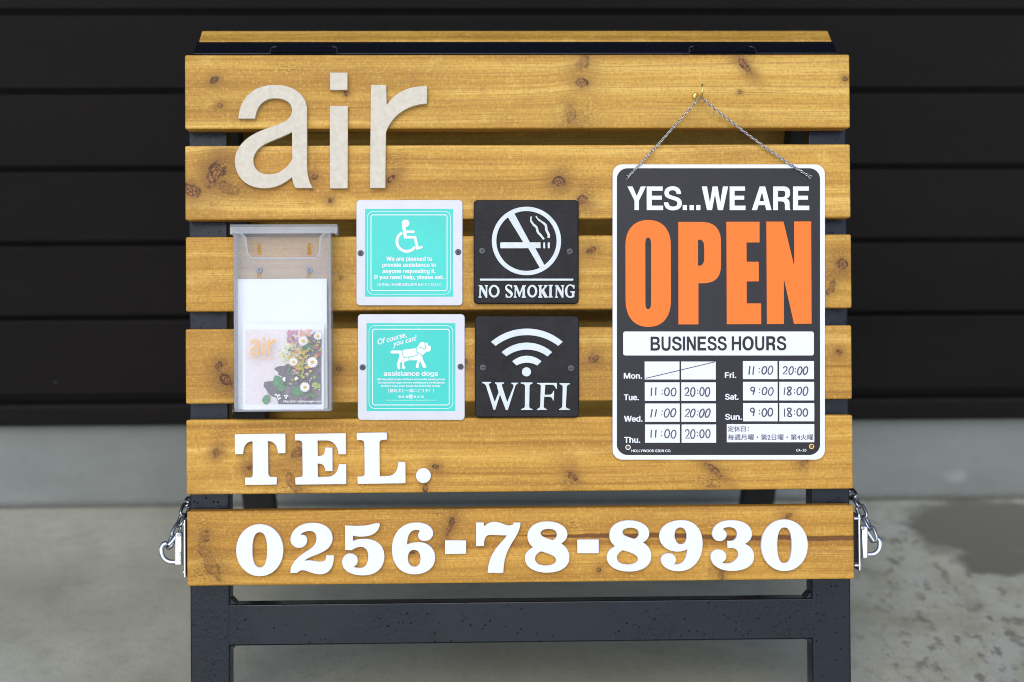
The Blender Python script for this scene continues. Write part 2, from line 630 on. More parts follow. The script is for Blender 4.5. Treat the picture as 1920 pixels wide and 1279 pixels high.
M = {}
M['paint'] = paint_black()
M['mdf'] = simple('raw_mdf', (0.635, 0.575, 0.465, 1), 0.85, mottle=0.09, mscale=160, bump=0.12, bscale=900)
M['white'] = simple('white_letter_paint', (0.775, 0.775, 0.80, 1), 0.55, mottle=0.015, mscale=90, bump=0.08, bscale=700)
M['print_white'] = simple('white_print', (0.77, 0.78, 0.81, 1), 0.4)
M['sign_dark'] = simple('charcoal_print', (0.0125, 0.0120, 0.0160, 1), 0.40, mottle=0.10, mscale=40, spec=0.32)
M['orange'] = simple('orange_print', (0.90, 0.190, 0.022, 1), 0.45, mottle=0.02, mscale=12, spec=0.25)
M['ink'] = simple('dark_blue_ink', (0.06, 0.06, 0.11, 1), 0.5)
M['steel_light'] = simple('pale_brushed_metal', (0.58, 0.585, 0.62, 1), 0.42, 0.12, mottle=0.03, mscale=50)
M['teal'] = simple('teal_print', (0.020, 0.570, 0.480, 1), 0.28, mottle=0.08, mscale=9)
M['teal_line'] = simple('teal_line', (0.020, 0.540, 0.455, 1), 0.35)
M['iron'] = simple('cast_iron', (0.0085, 0.0078, 0.0105, 1), 0.55, 0.0, mottle=0.6, mscale=45, bump=1.0, bscale=150, spec=0.28)
M['relief'] = simple('worn_white_enamel', (0.64, 0.69, 0.69, 1), 0.5, mottle=0.09, mscale=70, bump=0.35, bscale=350)
M['screw_dark'] = simple('dark_screw_steel', (0.09, 0.09, 0.105, 1), 0.4, 0.6, mottle=0.3, mscale=500)
M['zinc'] = simple('zinc_screw', (0.22, 0.25, 0.31, 1), 0.4, 0.6)
M['slot'] = simple('screw_slot', (0.012, 0.012, 0.014, 1), 0.7)
M['chrome'] = simple('stainless_steel', (0.72, 0.73, 0.76, 1), 0.24, 1.0, mottle=0.05, mscale=200, bump=0.1, bscale=800)
M['galv'] = simple('galvanised_chain', (0.33, 0.35, 0.37, 1), 0.32, 1.0, mottle=0.25, mscale=160)
M['bright_chain'] = simple('bright_chain_steel', (0.50, 0.50, 0.52, 1), 0.22, 1.0, mottle=0.2, mscale=300)
M['brass'] = simple('brass', (0.80, 0.58, 0.20, 1), 0.22, 1.0, mottle=0.1, mscale=200)
M['rubber'] = simple('black_rubber', (0.015, 0.015, 0.015, 1), 0.7)
M['clear_front'] = clear('hazy_clear_acrylic', 0.08, 1.2)
M['clear_back'] = clear('frosted_clear_acrylic', 0.20)
M['clear_edge'] = clear('bright_acrylic_edge', 0.30, 1.12)
M['paper'] = simple('white_paper', (0.90, 0.91, 0.93, 1), 0.7)

# ------------------------------------------------------------------ ground and wall
WALL_Y = onw(960, 942, 2, 0.0).y
def ground_mat():
    t = NT('damp_concrete')
    c = t.obj()
    a = t.noise(c, 3.5, 5, 0.6)
    b = t.noise(c, 60, 4, 0.65)
    f = t.noise(c, 420, 2, 0.6)
    base = t.ramp(a, [(0.3, (0.332, 0.324, 0.239, 1)), (0.5, (0.413, 0.408, 0.314, 1)), (0.72, (0.510, 0.502, 0.396, 1))])
    base = t.mix(t.math('MULTIPLY', t.step(b, 0.45, 0.75), 0.35), base, (.25, .25, .205, 1))
    base = t.mix(t.math('MULTIPLY', t.step(f, 0.52, 0.70), 0.45), base, (.13, .125, .10, 1))
    m2 = t.noise(c, 13, 5, 0.7)
    base = t.mix(t.math('MULTIPLY', t.step(m2, 0.46, 0.70), 0.30), base, (.235, .228, .175, 1))
    sp = t.n('SeparateXYZ')
    t.l(c, sp.inputs[0])
    # pale dry mottling and damp spots on the right-hand side
    right = t.step(t.math('MULTIPLY_ADD', a, 0.25, sp.outputs[0]), 0.48, 0.72)
    pale = t.noise(t.scale(c, (19, 13, 1)), 1.0, 5, 0.68)
    base = t.mix(t.math('MULTIPLY', t.step(pale, 0.42, 0.62), t.math('MULTIPLY', right, 0.55)), base, (.48, .48, .43, 1))
    sn = t.noise(t.scale(c, (44, 25, 1)), 1.0, 4, 0.6)
    damp = t.math('MULTIPLY', t.step(sn, 0.51, 0.66), right)
    p0 = onw(1850, 992, 2, 0.0)
    d = t.vec('LENGTH', t.vec('MULTIPLY', t.vec('SUBTRACT', c, (p0.x, p0.y, 0)), (1 / 0.135, 1 / 0.125, 0)))
    en = t.noise(c, 26, 4, 0.6)
    p1 = onw(1875, 1052, 2, 0.0)
    d2 = t.vec('LENGTH', t.vec('MULTIPLY', t.vec('SUBTRACT', c, (p1.x, p1.y, 0)), (1 / 0.085, 1 / 0.060, 0)))
    d = t.math('MINIMUM', d, t.math('ADD', d2, 0.12))
    d = t.math('MULTIPLY_ADD', t.noise(c, 15, 6, 0.68), 1.3, d)
    d = t.math('ADD', d, -0.2)
    pud = t.math('SUBTRACT', 1.0, t.step(d, 1.22, 1.62))
    wet = t.math('MAXIMUM', t.math("MULTIPLY", damp, 0.75), pud)
    base = t.mix(wet, base, (.165, .160, .125, 1))
    # dirt gathered along the foot of the wall
    wy = t.math('SUBTRACT', WALL_Y, sp.outputs[1])
    dirt = t.math('SUBTRACT', 1.0, t.step(t.math('MULTIPLY_ADD', en, 0.012, wy), 0.006, 0.022))
    base = t.mix(t.math('MULTIPLY', dirt, 0.75), base, (.075, .07, .055, 1))
    t.bump(t.math('MULTIPLY_ADD', b, 0.6, f), 0.3, 0.002)
    t.set(Base_Color=base, Roughness=t.math('MULTIPLY_ADD', wet, -0.35, 0.75), Specular_IOR_Level=0.4)
    return t.m

bm = bmesh.new()
bmesh.ops.create_grid(bm, x_segments=2, y_segments=2, size=60)
tag(link('ground', bm_mesh(bm), ground_mat()), kind='structure')

GROOVES = [onw(960, y, 1, WALL_Y).z for y in (21, 168, 312, 450.5, 588)]
Z_REC = onw(960, 734, 1, WALL_Y).z        # recess over the base trim
Z_TRIM = onw(960, 752, 1, WALL_Y).z
Z_BOT = onw(960, 786, 1, WALL_Y).z        # lower lip of the trim = top of the concrete plinth in view
print('grooves', [round(z, 4) for z in GROOVES], 'rec', Z_REC, Z_TRIM, Z_BOT, 'wall', WALL_Y, 'cam', CW)
PITCH = (GROOVES[0] - GROOVES[-1]) / 4
X0, X1 = -4.5, 4.5

def strip(prof, x0=X0, x1=X1, nx=1):
    bm = bmesh.new()
    rows = [[bm.verts.new((x0 + (x1 - x0) * i / nx, y, z)) for i in range(nx + 1)] for y, z in prof]
    for A, B in zip(rows, rows[1:]):
        for i in range(nx):
            bm.faces.new((A[i], A[i + 1], B[i + 1], B[i]))
    return bm

def siding_mat():
    t = NT('dark_brown_siding')
    c = t.obj()
    a = t.noise(t.scale(c, (1.6, 5, 5)), 1.0, 4, 0.6)
    f = t.noise(t.scale(c, (30, 60, 60)), 1.0, 4, 0.6)
    base = t.ramp(a, [(0.3, (.0050, .0037, .0035, 1)), (0.7, (.0082, .0062, .0059, 1))])
    sp = t.noise(c, 38, 2, 0.5)
    base = t.mix(t.math('MULTIPLY', t.step(sp, 0.775, 0.80), 0.4), base, (.10, .10, .12, 1))
    t.bump(f, 0.25, 0.001)
    t.set(Base_Color=base, Roughness=t.math('MULTIPLY_ADD', f, 0.15, 0.55), Specular_IOR_Level=0.16)
    return t.m

def plinth_mat():
    t = NT('grey_plinth_concrete')
    c = t.obj()
    a = t.noise(t.scale(c, (3, 3, 7)), 1.0, 5, 0.6)
    f = t.noise(c, 70, 4, 0.65)
    base = t.ramp(a, [(0.3, (.168, .180, .170, 1)), (0.7, (.240, .257, .245, 1))])
    base = t.mix(t.math('MULTIPLY', t.step(f, 0.5, 0.75), 0.25), base, (.15, .16, .155, 1))
    p0 = onw(1795, 893, 1, WALL_Y)
    d = t.math('MULTIPLY_ADD', t.noise(c, 42, 4, 0.65), 1.6, t.vec('LENGTH', t.vec('MULTIPLY', t.vec('SUBTRACT', c, (p0.x, p0.y, p0.z)), (1 / 0.026, 0, 1 / 0.018))))
    base = t.mix(t.math('MULTIPLY', t.math('SUBTRACT', 1.0, t.step(d, 0.8, 1.9)), 0.40), base, (.40, .43, .43, 1))
    sp = t.n('SeparateXYZ')
    t.l(c, sp.inputs[0])
    dirt = t.math('SUBTRACT', 1.0, t.step(t.math('MULTIPLY_ADD', f, 0.012, sp.outputs[2]), 0.004, 0.020))
    base = t.mix(t.math('MULTIPLY', dirt, 0.7), base, (.085, .08, .06, 1))
    t.bump(f, 0.3, 0.002)
    t.set(Base_Color=base, Roughness=0.8)
    return t.m

bw = bpy.data.objects.new('house_wall', None)
COL.objects.link(bw)
bw.location = (0, WALL_Y, 0)
tag(bw, 'dark brown horizontal siding wall on a grey concrete plinth behind the sign stand', 'wall')
prof = []
z = Z_REC + 0.004
gz = sorted(GROOVES) + [GROOVES[0] + PITCH * k for k in range(1, 46)]
prof.append((0.006, z))
prof.append((-0.010, z + 0.0005))
for g in gz:
    prof += [(-0.0115, g - 0.0085), (-0.0080, g - 0.0052), (0.006, g - 0.0046), (0.006, g + 0.0048), (-0.0110, g + 0.0056)]
prof.append((-0.0115, gz[-1] + PITCH * 0.9))
link('siding', bm_mesh(strip(prof)), siding_mat(), bw)
link('base_trim', bm_mesh(strip([(0.010, Z_REC + 0.012), (0.008, Z_TRIM + 0.005), (-0.013, Z_TRIM + 0.003), (-0.0165, Z_TRIM - 0.001),
                                 (-0.0170, Z_BOT + 0.006), (-0.0165, Z_BOT), (-0.002, Z_BOT + 0.001), (0.006, Z_BOT + 0.012)][::-1])), siding_mat(), bw)
bm = strip([(0.0, -0.02), (0.0, Z_BOT + 0.02)])
link('foundation', bm_mesh(bm), plinth_mat(), bw)

# ------------------------------------------------------------------ the A-frame stand
SLW, SLH, SLT = 0.400, 0.089, 0.030
stand = thing('sign_stand', (0.0, WH_V - LEG, -0.2), 'A-frame sign stand of stained pine slats on a black steel frame, with cut-out phone number', 'sign stand')
K1 = dict(
    a=([(402, 150, 7, 5, 30, .9), (412, 198, 6, 4, 20, .7), (1090, 156, 12, 9, -15, .75), (1092, 118, 16, 10, 40, .45), (1396, 122, 19, 6, -50, 1.0), (650, 175, 4, 4, 0, .8), (1585, 148, 5, 4, 0, .8), (1388, 173, 4, 3, 0, .7), (1070, 212, 9, 20, 10, .35)],
       [(1105, 210, 24, 28), (540, 128, 36, 20), (775, 200, 22, 14)]),
    b=([(403, 326, 25, 14, 60, 1.0), (358, 357, 17, 12, -20, 1.0), (424, 352, 30, 10, -15, .4), (590, 331, 6, 6, 0, .9), (619, 376, 6, 5, 0, .9), (735, 335, 11, 5, 40, .95), (1048, 341, 11, 9, 10, .95), (1092, 376, 9, 8, 0, .75)],
       [(422, 310, 14, 18)]),
    c=([(1578, 496, 11, 10, 0, .85), (1558, 540, 14, 6, 60, .5), (900, 470, 8, 6, 0, .8), (640, 520, 5, 4, 0, .6), (1108, 470, 9, 7, 20, .7)], [(1110, 440, 14, 16)]),
    d=([(411, 688, 9, 6, 40, .95), (424, 712, 15, 8, -45, .95), (635, 692, 5, 5, 0, .85), (1572, 660, 6, 5, 0, .9), (1112, 672, 10, 7, 30, .7), (870, 680, 7, 6, 0, .8)], [(880, 640, 12, 16)]),
    e=([(405, 850, 9, 7, 50, .85), (557, 848, 12, 9, 60, .65), (471, 877, 9, 7, 0, .85), (550, 905, 26, 9, -50, .45), (817, 875, 7, 5, -30, .85), (1073, 893, 10, 6, -40, .75), (1340, 884, 22, 6, -40, .8), (798, 913, 4, 9, 0, .7), (1335, 912, 12, 4, 0, .6), (1508, 868, 8, 5, 20, .4)],
       [(520, 915, 34, 12), (1330, 900, 34, 14)]),
    f=([(384, 1006, 10, 9, 0, .55), (393, 1052, 38, 11, -62, .40), (843, 990, 22, 5, 70, .75), (773, 1036, 5, 5, 0, .8), (1123, 1068, 4, 4, 0, .7), (1352, 1080, 5, 10, 10, .55), (1478, 968, 9, 5, 30, .6)],
       [(378, 975, 18, 22), (375, 1080, 22, 20), (1060, 982, 60, 16), (1330, 985, 90, 16)]),
)
WM = []
TINT = [(1.02, 1.00, 0.95), (1.05, 1.00, 0.93), (0.96, 0.90, 0.80), (0.95, 0.885, 0.79), (1.06, 0.985, 0.87), (1.02, 0.935, 0.78)]
for i, k in enumerate('abcdef'):
    kn, fl = K1[k]
    WM.append(wood('stained_pine', 3.3 + i * 5.17, kn, fl, (930, 1003, 1600, 1010, 0.0030) if k == 'f' else None, TINT[i]))
WPLAIN = wood('stained_pine_plain', 41.0, [(500, 300, 9, 7, 20, .8), (1210, 470, 9, 7, 0, .8), (800, 640, 9, 6, 40, .8)], [])

def slat_mesh(vc, du=0.0, jag=0):
    bm = bmesh.new()
    box(bm, (-SLW + du, vc - SLH / 2, -SLT), (SLW + du, vc + SLH / 2, 0), 0.0022, 3)
    me = bm_mesh(bm)
    for p in me.polygons:
        p.use_smooth = False
    return me

ymid = [(103, 241, 103, 240), (273, 412, 271, 409), (445, 583, 440, 578), (619, 757, 610, 747), (789, 927, 778, 916), (959, 1098, 948, 1086)]
SV = []
for i, (a, b, c, d) in enumerate(ymid):
    vt = (onb(345, a).y + onb(1595, c).y) / 2
    vb = (onb(345, b).y + onb(1595, d).y) / 2
    SV.append((vt + vb) / 2)
print('slat v', [round(v, 4) for v in SV])
SLABEL = ['top slat, with letters and brass hook', 'slat below the top one', 'slat behind the upper plaques', 'slat behind the lower plaques',
          'slat carrying the word TEL.', 'lowest slat, cracked, carrying the phone number']
dus = (0.0002, 0.0, 0.0003, -0.0003, 0.0, 0.0004)
slats = [part('slat', slat_mesh(v, du), WM[i], stand, SLABEL[i]) for i, (v, du) in enumerate(zip(SV, dus))]

UO, UW, TT = 0.4005, 0.0475, 0.035      # outer half width of the steel frame, tube width, tube depth
UO = 0.5 * (onb(1594, 1000, -SLT).x - onb(356, 1000, -SLT).x)
UC = 0.5 * (onb(1594, 1000, -SLT).x + onb(356, 1000, -SLT).x)
W_A, W_B = -SLT - 0.0005, -SLT - TT     # front and back of the tube
def upright_mesh(sx, extra=0.0):
    bm = bmesh.new()
    x0, x1 = sorted((UC + sx * UO, UC + sx * (UO - UW)))
    box(bm, (x0, WH_V - LEG, W_B + 0.0005), (x1, WH_V - 0.0484, W_A), 0.0022, 3)
    t = math.tan(TH)
    for v in bm.verts:
        if v.co.y < WH_V - LEG + 0.01:
            v.co.y -= (v.co.z + 0.0475) * t + extra
    return bm_mesh(bm)
def rail_mesh(v0, v1, weld=True):
    bm = bmesh.new()
    g_ = UW + 0.0004 if weld else 0.0
    xa, xb = UC - UO + g_, UC + UO - g_
    e_ = 0.0042 if weld else 0.0
    box(bm, (xa - e_, v0, W_B + 0.0012), (xb + e_, v1, W_A - 0.0003), 0.0018 if weld else 0.0014, 3)
    if weld:                                # weld fillets in the four corners
        for x, s in ((xa, 1), (xb, -1)):
            for vv, q in ((v1, 1), (v0, -1)):
                pts = [(x - s * 0.001, vv - q * 0.001), (x + s * 0.007, vv - q * 0.001), (x + s * 0.0055, vv + q * 0.0012), (x + s * 0.0012, vv + q * 0.0060), (x - s * 0.001, vv + q * 0.0065)]
                lo = [bm.verts.new((a, b, W_B + 0.004)) for a, b in pts]
                hi = [bm.verts.new((a, b, W_A - 0.0035)) for a, b in pts]
                fs = [bm.faces.new(hi), bm.faces.new(lo[::-1])] + [bm.faces.new((lo[i], lo[(i + 1) % 5], hi[(i + 1) % 5], hi[i])) for i in range(5)]
                if s * q < 0:
                    bmesh.ops.reverse_faces(bm, faces=fs)
        bmesh.ops.recalc_face_normals(bm, faces=bm.faces)
    return bm_mesh(bm)
u_l, u_r = upright_mesh(-1), upright_mesh(1)
va, vb_ = onb(975, 1128, W_A).y, onb(975, 1205, W_A).y
r_top, r_low = rail_mesh(WH_V - 0.048, WH_V, False), rail_mesh(vb_, va)
front = [part('upright', u_l, M['paint'], stand), part('upright', u_r, M['paint'], stand),
         part('top_rail', r_top, M['paint'], stand), part('cross_rail', r_low, M['paint'], stand)]
def foot_mesh(sx, extra=0.0):
    bm = bmesh.new()
    x0, x1 = sorted((UC + sx * (UO + 0.0015), UC + sx * (UO - UW - 0.0015)))
    box(bm, (x0, WH_V - LEG - 0.0004, W_B - 0.001), (x1, WH_V - LEG + 0.022, W_A + 0.0015), 0.002, 2)
    t = math.tan(TH)
    for v in bm.verts:
        v.co.y -= (v.co.z + 0.0475) * t * (1 if v.co.y < WH_V - LEG + 0.011 else 0) + extra
    return bm_mesh(bm)
feet = [part('foot', foot_mesh(s), M['rubber'], stand) for s in (-1, 1)]

# the rear leaf: the same leaf turned round and swung open about the hinge
HB = Vector((0, WH_V, WH_W))
RISE = Vector((0, 0.015, -0.007))          # the rear leaf rides on its hinge knuckles
MB = (Matrix.Translation(RISE) @ Matrix.Translation(HB) @ Matrix.Rotation(2 * TH, 4, 'X') @ Matrix.Translation(-HB) @
      Matrix.Translation((2 * UC, 0, 2 * WH_W)) @ Matrix.Diagonal((-1, 1, -1, 1)))
OFF = Matrix.Translation(stand['off'])
for o in slats + front + feet:
    c = o.copy()
    COL.objects.link(c)
    c.parent = stand
    c.matrix_basis = OFF @ MB
    if o.name.startswith('slat'):
        c['label'] = 'slat of the rear leaf'
    elif o.name.startswith(('upright', 'foot')):
        c['label'] = 'rear ' + o.name.split('.')[0]
EXT = 0.0127
rear = [x for x in stand.children if str(x.get('label', '')).startswith('rear ')]
for o, me in zip(rear, [upright_mesh(-1, EXT), upright_mesh(1, EXT), foot_mesh(-1, EXT), foot_mesh(1, EXT)]):
    me.materials.append(o.data.materials[0])
    o.data = me
for o in [x for x in stand.children if x.get('label') == 'slat of the rear leaf']:
    o.data = o.data.copy()
    o.data.materials.clear()
    o.data.materials.append(WPLAIN)

# hinges lie on the top of the rear leaf
for xa, xb in ((508, 632), (1292, 1415)):
    a, b = onb(xa, 95, -0.08), onb(xb, 95, -0.08)
    bm = bmesh.new()
    box(bm, (a.x, WH_V + 0.0002, 0.001), (b.x, WH_V + 0.0022, 0.0165), 0.0)
    vert_es = [e for e in bm.edges if abs(e.verts[0].co.y - e.verts[1].co.y) > 0.001 and e.verts[0].co.z > 0.01]
    bmesh.ops.bevel(bm, geom=vert_es, offset=0.006, segments=4, affect='EDGES')
    tube(bm, [(a.x, WH_V - 0.0042, -0.0042), (b.x, WH_V - 0.0042, -0.0042)], 0.0040, 12)
    # z was measured back along the top of the rear rail
    for v in bm.verts:
        v.co.z = WH_W - v.co.z
    bmesh.ops.recalc_face_normals(bm, faces=bm.faces)
    me = bm_mesh(bm)
    me.transform(Matrix.Translation(RISE) @ Matrix.Translation(HB) @ Matrix.Rotation(2 * TH, 4, 'X') @ Matrix.Translation(-HB))
    hg = part('hinge', me, M['paint'], stand)
    rim = bmesh.new()
    q_ = [(a.x, 0.001)] + [(a.x + 0.006 - 0.006 * math.cos(R(g_)), 0.0105 + 0.006 * math.sin(R(g_))) for g_ in range(0, 91, 15)] + \
         [(b.x - 0.006 + 0.006 * math.sin(R(g_)), 0.0105 + 0.006 * math.cos(R(g_))) for g_ in range(0, 91, 15)] + [(b.x, 0.001)]
    tube(rim, [(x, WH_V + 0.0014, WH_W - z) for x, z in q_], 0.0008, 6)  # thin grey bead tracing the outline of the hinge leaf
    me = bm_mesh(rim, smooth=True)
    me.transform(Matrix.Translation(RISE) @ Matrix.Translation(HB) @ Matrix.Rotation(2 * TH, 4, 'X') @ Matrix.Translation(-HB))
    c_ = part('hinge_rim', me, M['screw_dark'], hg)

# ---- cut-out lettering, glued to the slats
A8 = dict(ox=420, oy=120, k=4.8)
air = {
 'a': "M 135 500 L 287 500 C 295 390 360 318 465 318 C 560 318 617 362 617 425 C 617 482 575 522 500 550 C 400 585 250 625 165 725 C 122 778 103 830 105 885 C 110 1035 215 1125 370 1125 C 470 1125 545 1085 618 1025 C 622 1065 632 1100 650 1122 L 805 1122 C 770 1075 752 1000 752 900 L 752 400 C 735 270 620 197 465 197 C 280 197 150 300 135 500 Z "
      "M 617 620 C 545 660 450 690 370 730 C 300 770 268 830 270 880 C 274 955 330 1000 410 1000 C 500 1000 580 945 621 858 Z",
 'i': "M 960 87 L 1115 87 L 1115 242 L 960 242 Z M 957 385 L 1117 385 L 1117 1125 L 957 1125 Z",
 'r': "M 1325 198 L 1462 198 L 1466 380 C 1540 262 1660 205 1830 208 L 1827 365 C 1640 375 1510 480 1460 620 L 1455 1122 L 1317 1122 Z"}
for ch, s in air.items():
    part('letter', solid(path(s, **A8), 0.0003, 0.0075, 0.0004, 1), M['mdf'], stand, 'large beige letter ' + ch)
T6 = dict(ox=420, oy=790, k=4.571)
tel = {
 'T': "M 98 110 L 530 103 L 532 272 L 467 272 C 462 205 440 172 382 168 L 384 440 C 385 465 395 475 415 475 L 457 475 L 457 540 L 187 543 L 187 480 L 225 480 C 245 480 252 470 252 450 L 250 170 C 195 172 172 210 170 280 L 100 280 Z",
 'E': "M 612 107 L 1047 100 L 1049 281 L 986 281 C 975 205 940 163 880 163 L 806 163 L 807 296 C 850 295 870 285 870 222 L 932 224 L 934 425 L 872 425 C 866 375 850 360 807 360 L 808 475 L 890 473 C 950 470 980 430 988 365 L 1050 365 L 1051 535 L 617 540 L 614 480 L 655 475 C 672 474 678 468 678 450 L 675 195 C 675 170 665 163 640 163 L 612 163 Z",
 'L': "M 1140 98 L 1398 94 L 1400 155 L 1365 158 C 1342 160 1335 168 1335 190 L 1337 468 L 1400 468 C 1465 466 1490 420 1495 348 L 1556 347 L 1558 528 L 1148 535 L 1146 472 L 1180 470 C 1200 468 1208 460 1208 440 L 1205 195 C 1204 170 1195 160 1172 160 L 1141 160 Z"}
for ch, s in tel.items():
    part('letter', solid(path(s, **T6), 0.0003, 0.0065, 0.0004, 1), M['white'], stand, 'white slab-serif letter ' + ch)
part('full_stop', solid([ell(420 + 1710 / 4.571, 790 + 463 / 4.571, 14, 14)], 0.0003, 0.0065, 0.0004, 1), M['white'], stand)
D7 = dict(ox=430, oy=960, k=3.491)
D8 = dict(ox=970, oy=960, k=3.4286)
d8 = "M 190 58 C 270 58 320 95 320 140 C 320 165 305 185 280 200 C 315 220 333 250 333 290 C 333 350 275 387 190 387 C 105 387 47 350 47 295 C 47 265 65 240 100 225 C 75 205 62 180 64 150 C 66 95 115 58 190 58 Z M 148 135 C 148 112 180 105 205 106 C 235 108 252 120 252 145 C 252 160 240 172 225 178 C 195 168 150 158 148 135 Z M 150 250 C 190 262 245 275 247 305 C 248 330 215 341 180 341 C 140 341 112 325 113 295 C 114 275 130 260 150 250 Z"
num = [
 ('0', [ell(430 + 203 / 3.491, 960 + 247 / 3.491, 154 / 3.491, 170 / 3.491, 48, 2.05), ell(430 + 203 / 3.491, 960 + 245 / 3.491, 48 / 3.491, 115 / 3.491, 36, 2.4)]),
 ('2', path("M 403 395 L 450 395 C 460 378 480 376 500 380 C 530 388 555 405 600 405 C 655 403 690 360 687 280 L 638 280 C 636 315 625 322 590 322 C 560 320 530 308 497 316 C 520 290 580 280 630 250 C 665 228 680 195 678 165 C 676 105 625 68 545 68 C 465 68 405 115 403 175 C 402 210 430 232 460 232 C 490 232 513 212 513 180 C 513 158 495 142 470 147 C 478 132 505 122 530 122 C 558 122 575 140 573 175 C 570 215 540 235 490 265 C 440 300 400 340 403 395 Z", **D7)),
 ('5', path("M 760 85 L 800 88 C 850 90 900 88 940 76 C 960 70 975 68 987 75 C 988 105 965 140 920 152 C 880 162 840 160 812 153 L 811 186 C 880 158 1017 165 1017 288 C 1015 370 960 412 875 412 C 800 412 740 380 740 325 C 740 290 765 268 792 268 C 825 268 843 290 843 315 C 843 335 832 348 815 355 C 840 368 880 368 895 345 C 915 320 918 260 895 238 C 875 218 840 222 805 247 L 760 247 Z", **D7)),
 ('6', path("M 1165 210 C 1166 160 1180 122 1215 116 C 1228 114 1240 114 1247 122 C 1232 140 1232 165 1250 180 C 1265 190 1300 190 1315 176 C 1330 162 1335 150 1335 138 C 1335 95 1290 66 1225 66 C 1125 66 1065 140 1065 240 C 1065 345 1125 405 1210 405 C 1295 405 1348 360 1348 295 C 1348 235 1300 195 1245 195 C 1210 195 1185 200 1165 210 Z M 1170 300 C 1170 260 1190 245 1210 245 C 1238 245 1252 270 1252 300 C 1252 335 1238 355 1213 355 C 1185 355 1170 330 1170 300 Z", **D7)),
 ('-', path("M 1412 183 L 1550 183 L 1550 270 L 1412 273 Z", **D7)),
 ('7', path("M 1615 66 L 1665 66 L 1668 92 C 1690 70 1715 60 1745 62 C 1790 68 1815 95 1850 82 C 1858 78 1862 72 1862 66 L 1905 66 C 1905 110 1880 150 1855 190 C 1825 240 1795 290 1793 395 L 1690 395 C 1692 320 1720 260 1770 205 C 1790 182 1808 165 1815 150 C 1770 152 1730 145 1700 148 C 1675 152 1667 175 1667 220 L 1615 220 Z", **D7)),
 ('8', path(d8, **D8)),
 ('-', path("M 383 175 L 521 173 L 521 262 L 383 262 Z", **D8)),
 ('8', path(d8, ox=970 + 525 / 3.4286, oy=960 - 7 / 3.4286, k=3.4286)),
 ('9', path("M 1055 50 C 1140 50 1187 110 1187 200 C 1187 310 1120 380 1030 378 C 965 376 918 345 918 303 C 918 280 940 262 968 262 C 1000 262 1016 282 1016 305 C 1016 318 1010 328 1003 333 C 1025 336 1050 330 1065 312 C 1080 292 1085 265 1088 237 C 1070 246 1050 252 1020 252 C 955 250 908 205 908 155 C 908 90 970 50 1055 50 Z M 1045 97 C 1070 97 1084 125 1084 155 C 1084 190 1065 205 1048 205 C 1020 203 1005 170 1007 140 C 1008 115 1022 97 1045 97 Z", **D8)),
 ('3', path("M 1370 50 C 1455 50 1503 85 1503 140 C 1503 165 1487 188 1458 202 C 1495 215 1517 245 1517 285 C 1517 345 1455 376 1375 376 C 1290 376 1237 335 1237 285 C 1237 255 1260 237 1287 237 C 1318 237 1338 258 1338 285 C 1338 302 1326 316 1310 322 C 1335 332 1372 330 1392 310 C 1408 295 1415 285 1415 275 C 1415 248 1400 229 1375 229 L 1345 229 L 1345 183 L 1372 183 C 1395 180 1407 160 1407 138 C 1406 112 1388 95 1355 95 C 1340 95 1325 98 1317 107 C 1335 118 1342 130 1341 148 C 1338 170 1318 185 1295 185 C 1265 185 1247 163 1247 135 C 1250 80 1305 50 1370 50 Z", **D8)),
 ('0', [ell(970 + 1711 / 3.4286, 960 + 211 / 3.4286, 150 / 3.4286, 166 / 3.4286, 48, 2.05), ell(970 + 1711 / 3.4286, 960 + 211 / 3.4286, 46 / 3.4286, 114 / 3.4286, 36, 2.4)]),
]
for ch, loops in num:
    part('hyphen' if ch == '-' else 'digit', solid(loops, 0.0003, 0.0065, 0.0004, 1), M['white'], stand, None if ch == '-' else 'white digit ' + ch)

# ---- pad plates on the ends of the lowest slat
for x0, x1, y0, y1, lx in ((346.3, 350.0, 974, 1082, 'left'), (1606.5, 1611.0, 963, 1069, 'right')):
    a, b = onb(x0, y0, -0.012), onb(x1, y1, -0.012)
    bm = bmesh.new()
    box(bm, (a.x, b.y, -0.036), (b.x, a.y, -0.004), 0.0008, 2)
    s = -1 if lx == 'left' else 1
    for vv in (a.y - 0.006, b.y + 0.006):                      # fixing bolts through to the slat end
        for ww in (-0.012, -0.028):
            xin = a.x - 0.0035 if s > 0 else b.x - 0.0002
            xo = b.x + 0.0018 if s > 0 else a.x - 0.0018
            tube(bm, [(xin, vv, ww), (xo, vv, ww)], 0.0022, 10)
    part('pad_plate', bm_mesh(bm), M['chrome'], stand)

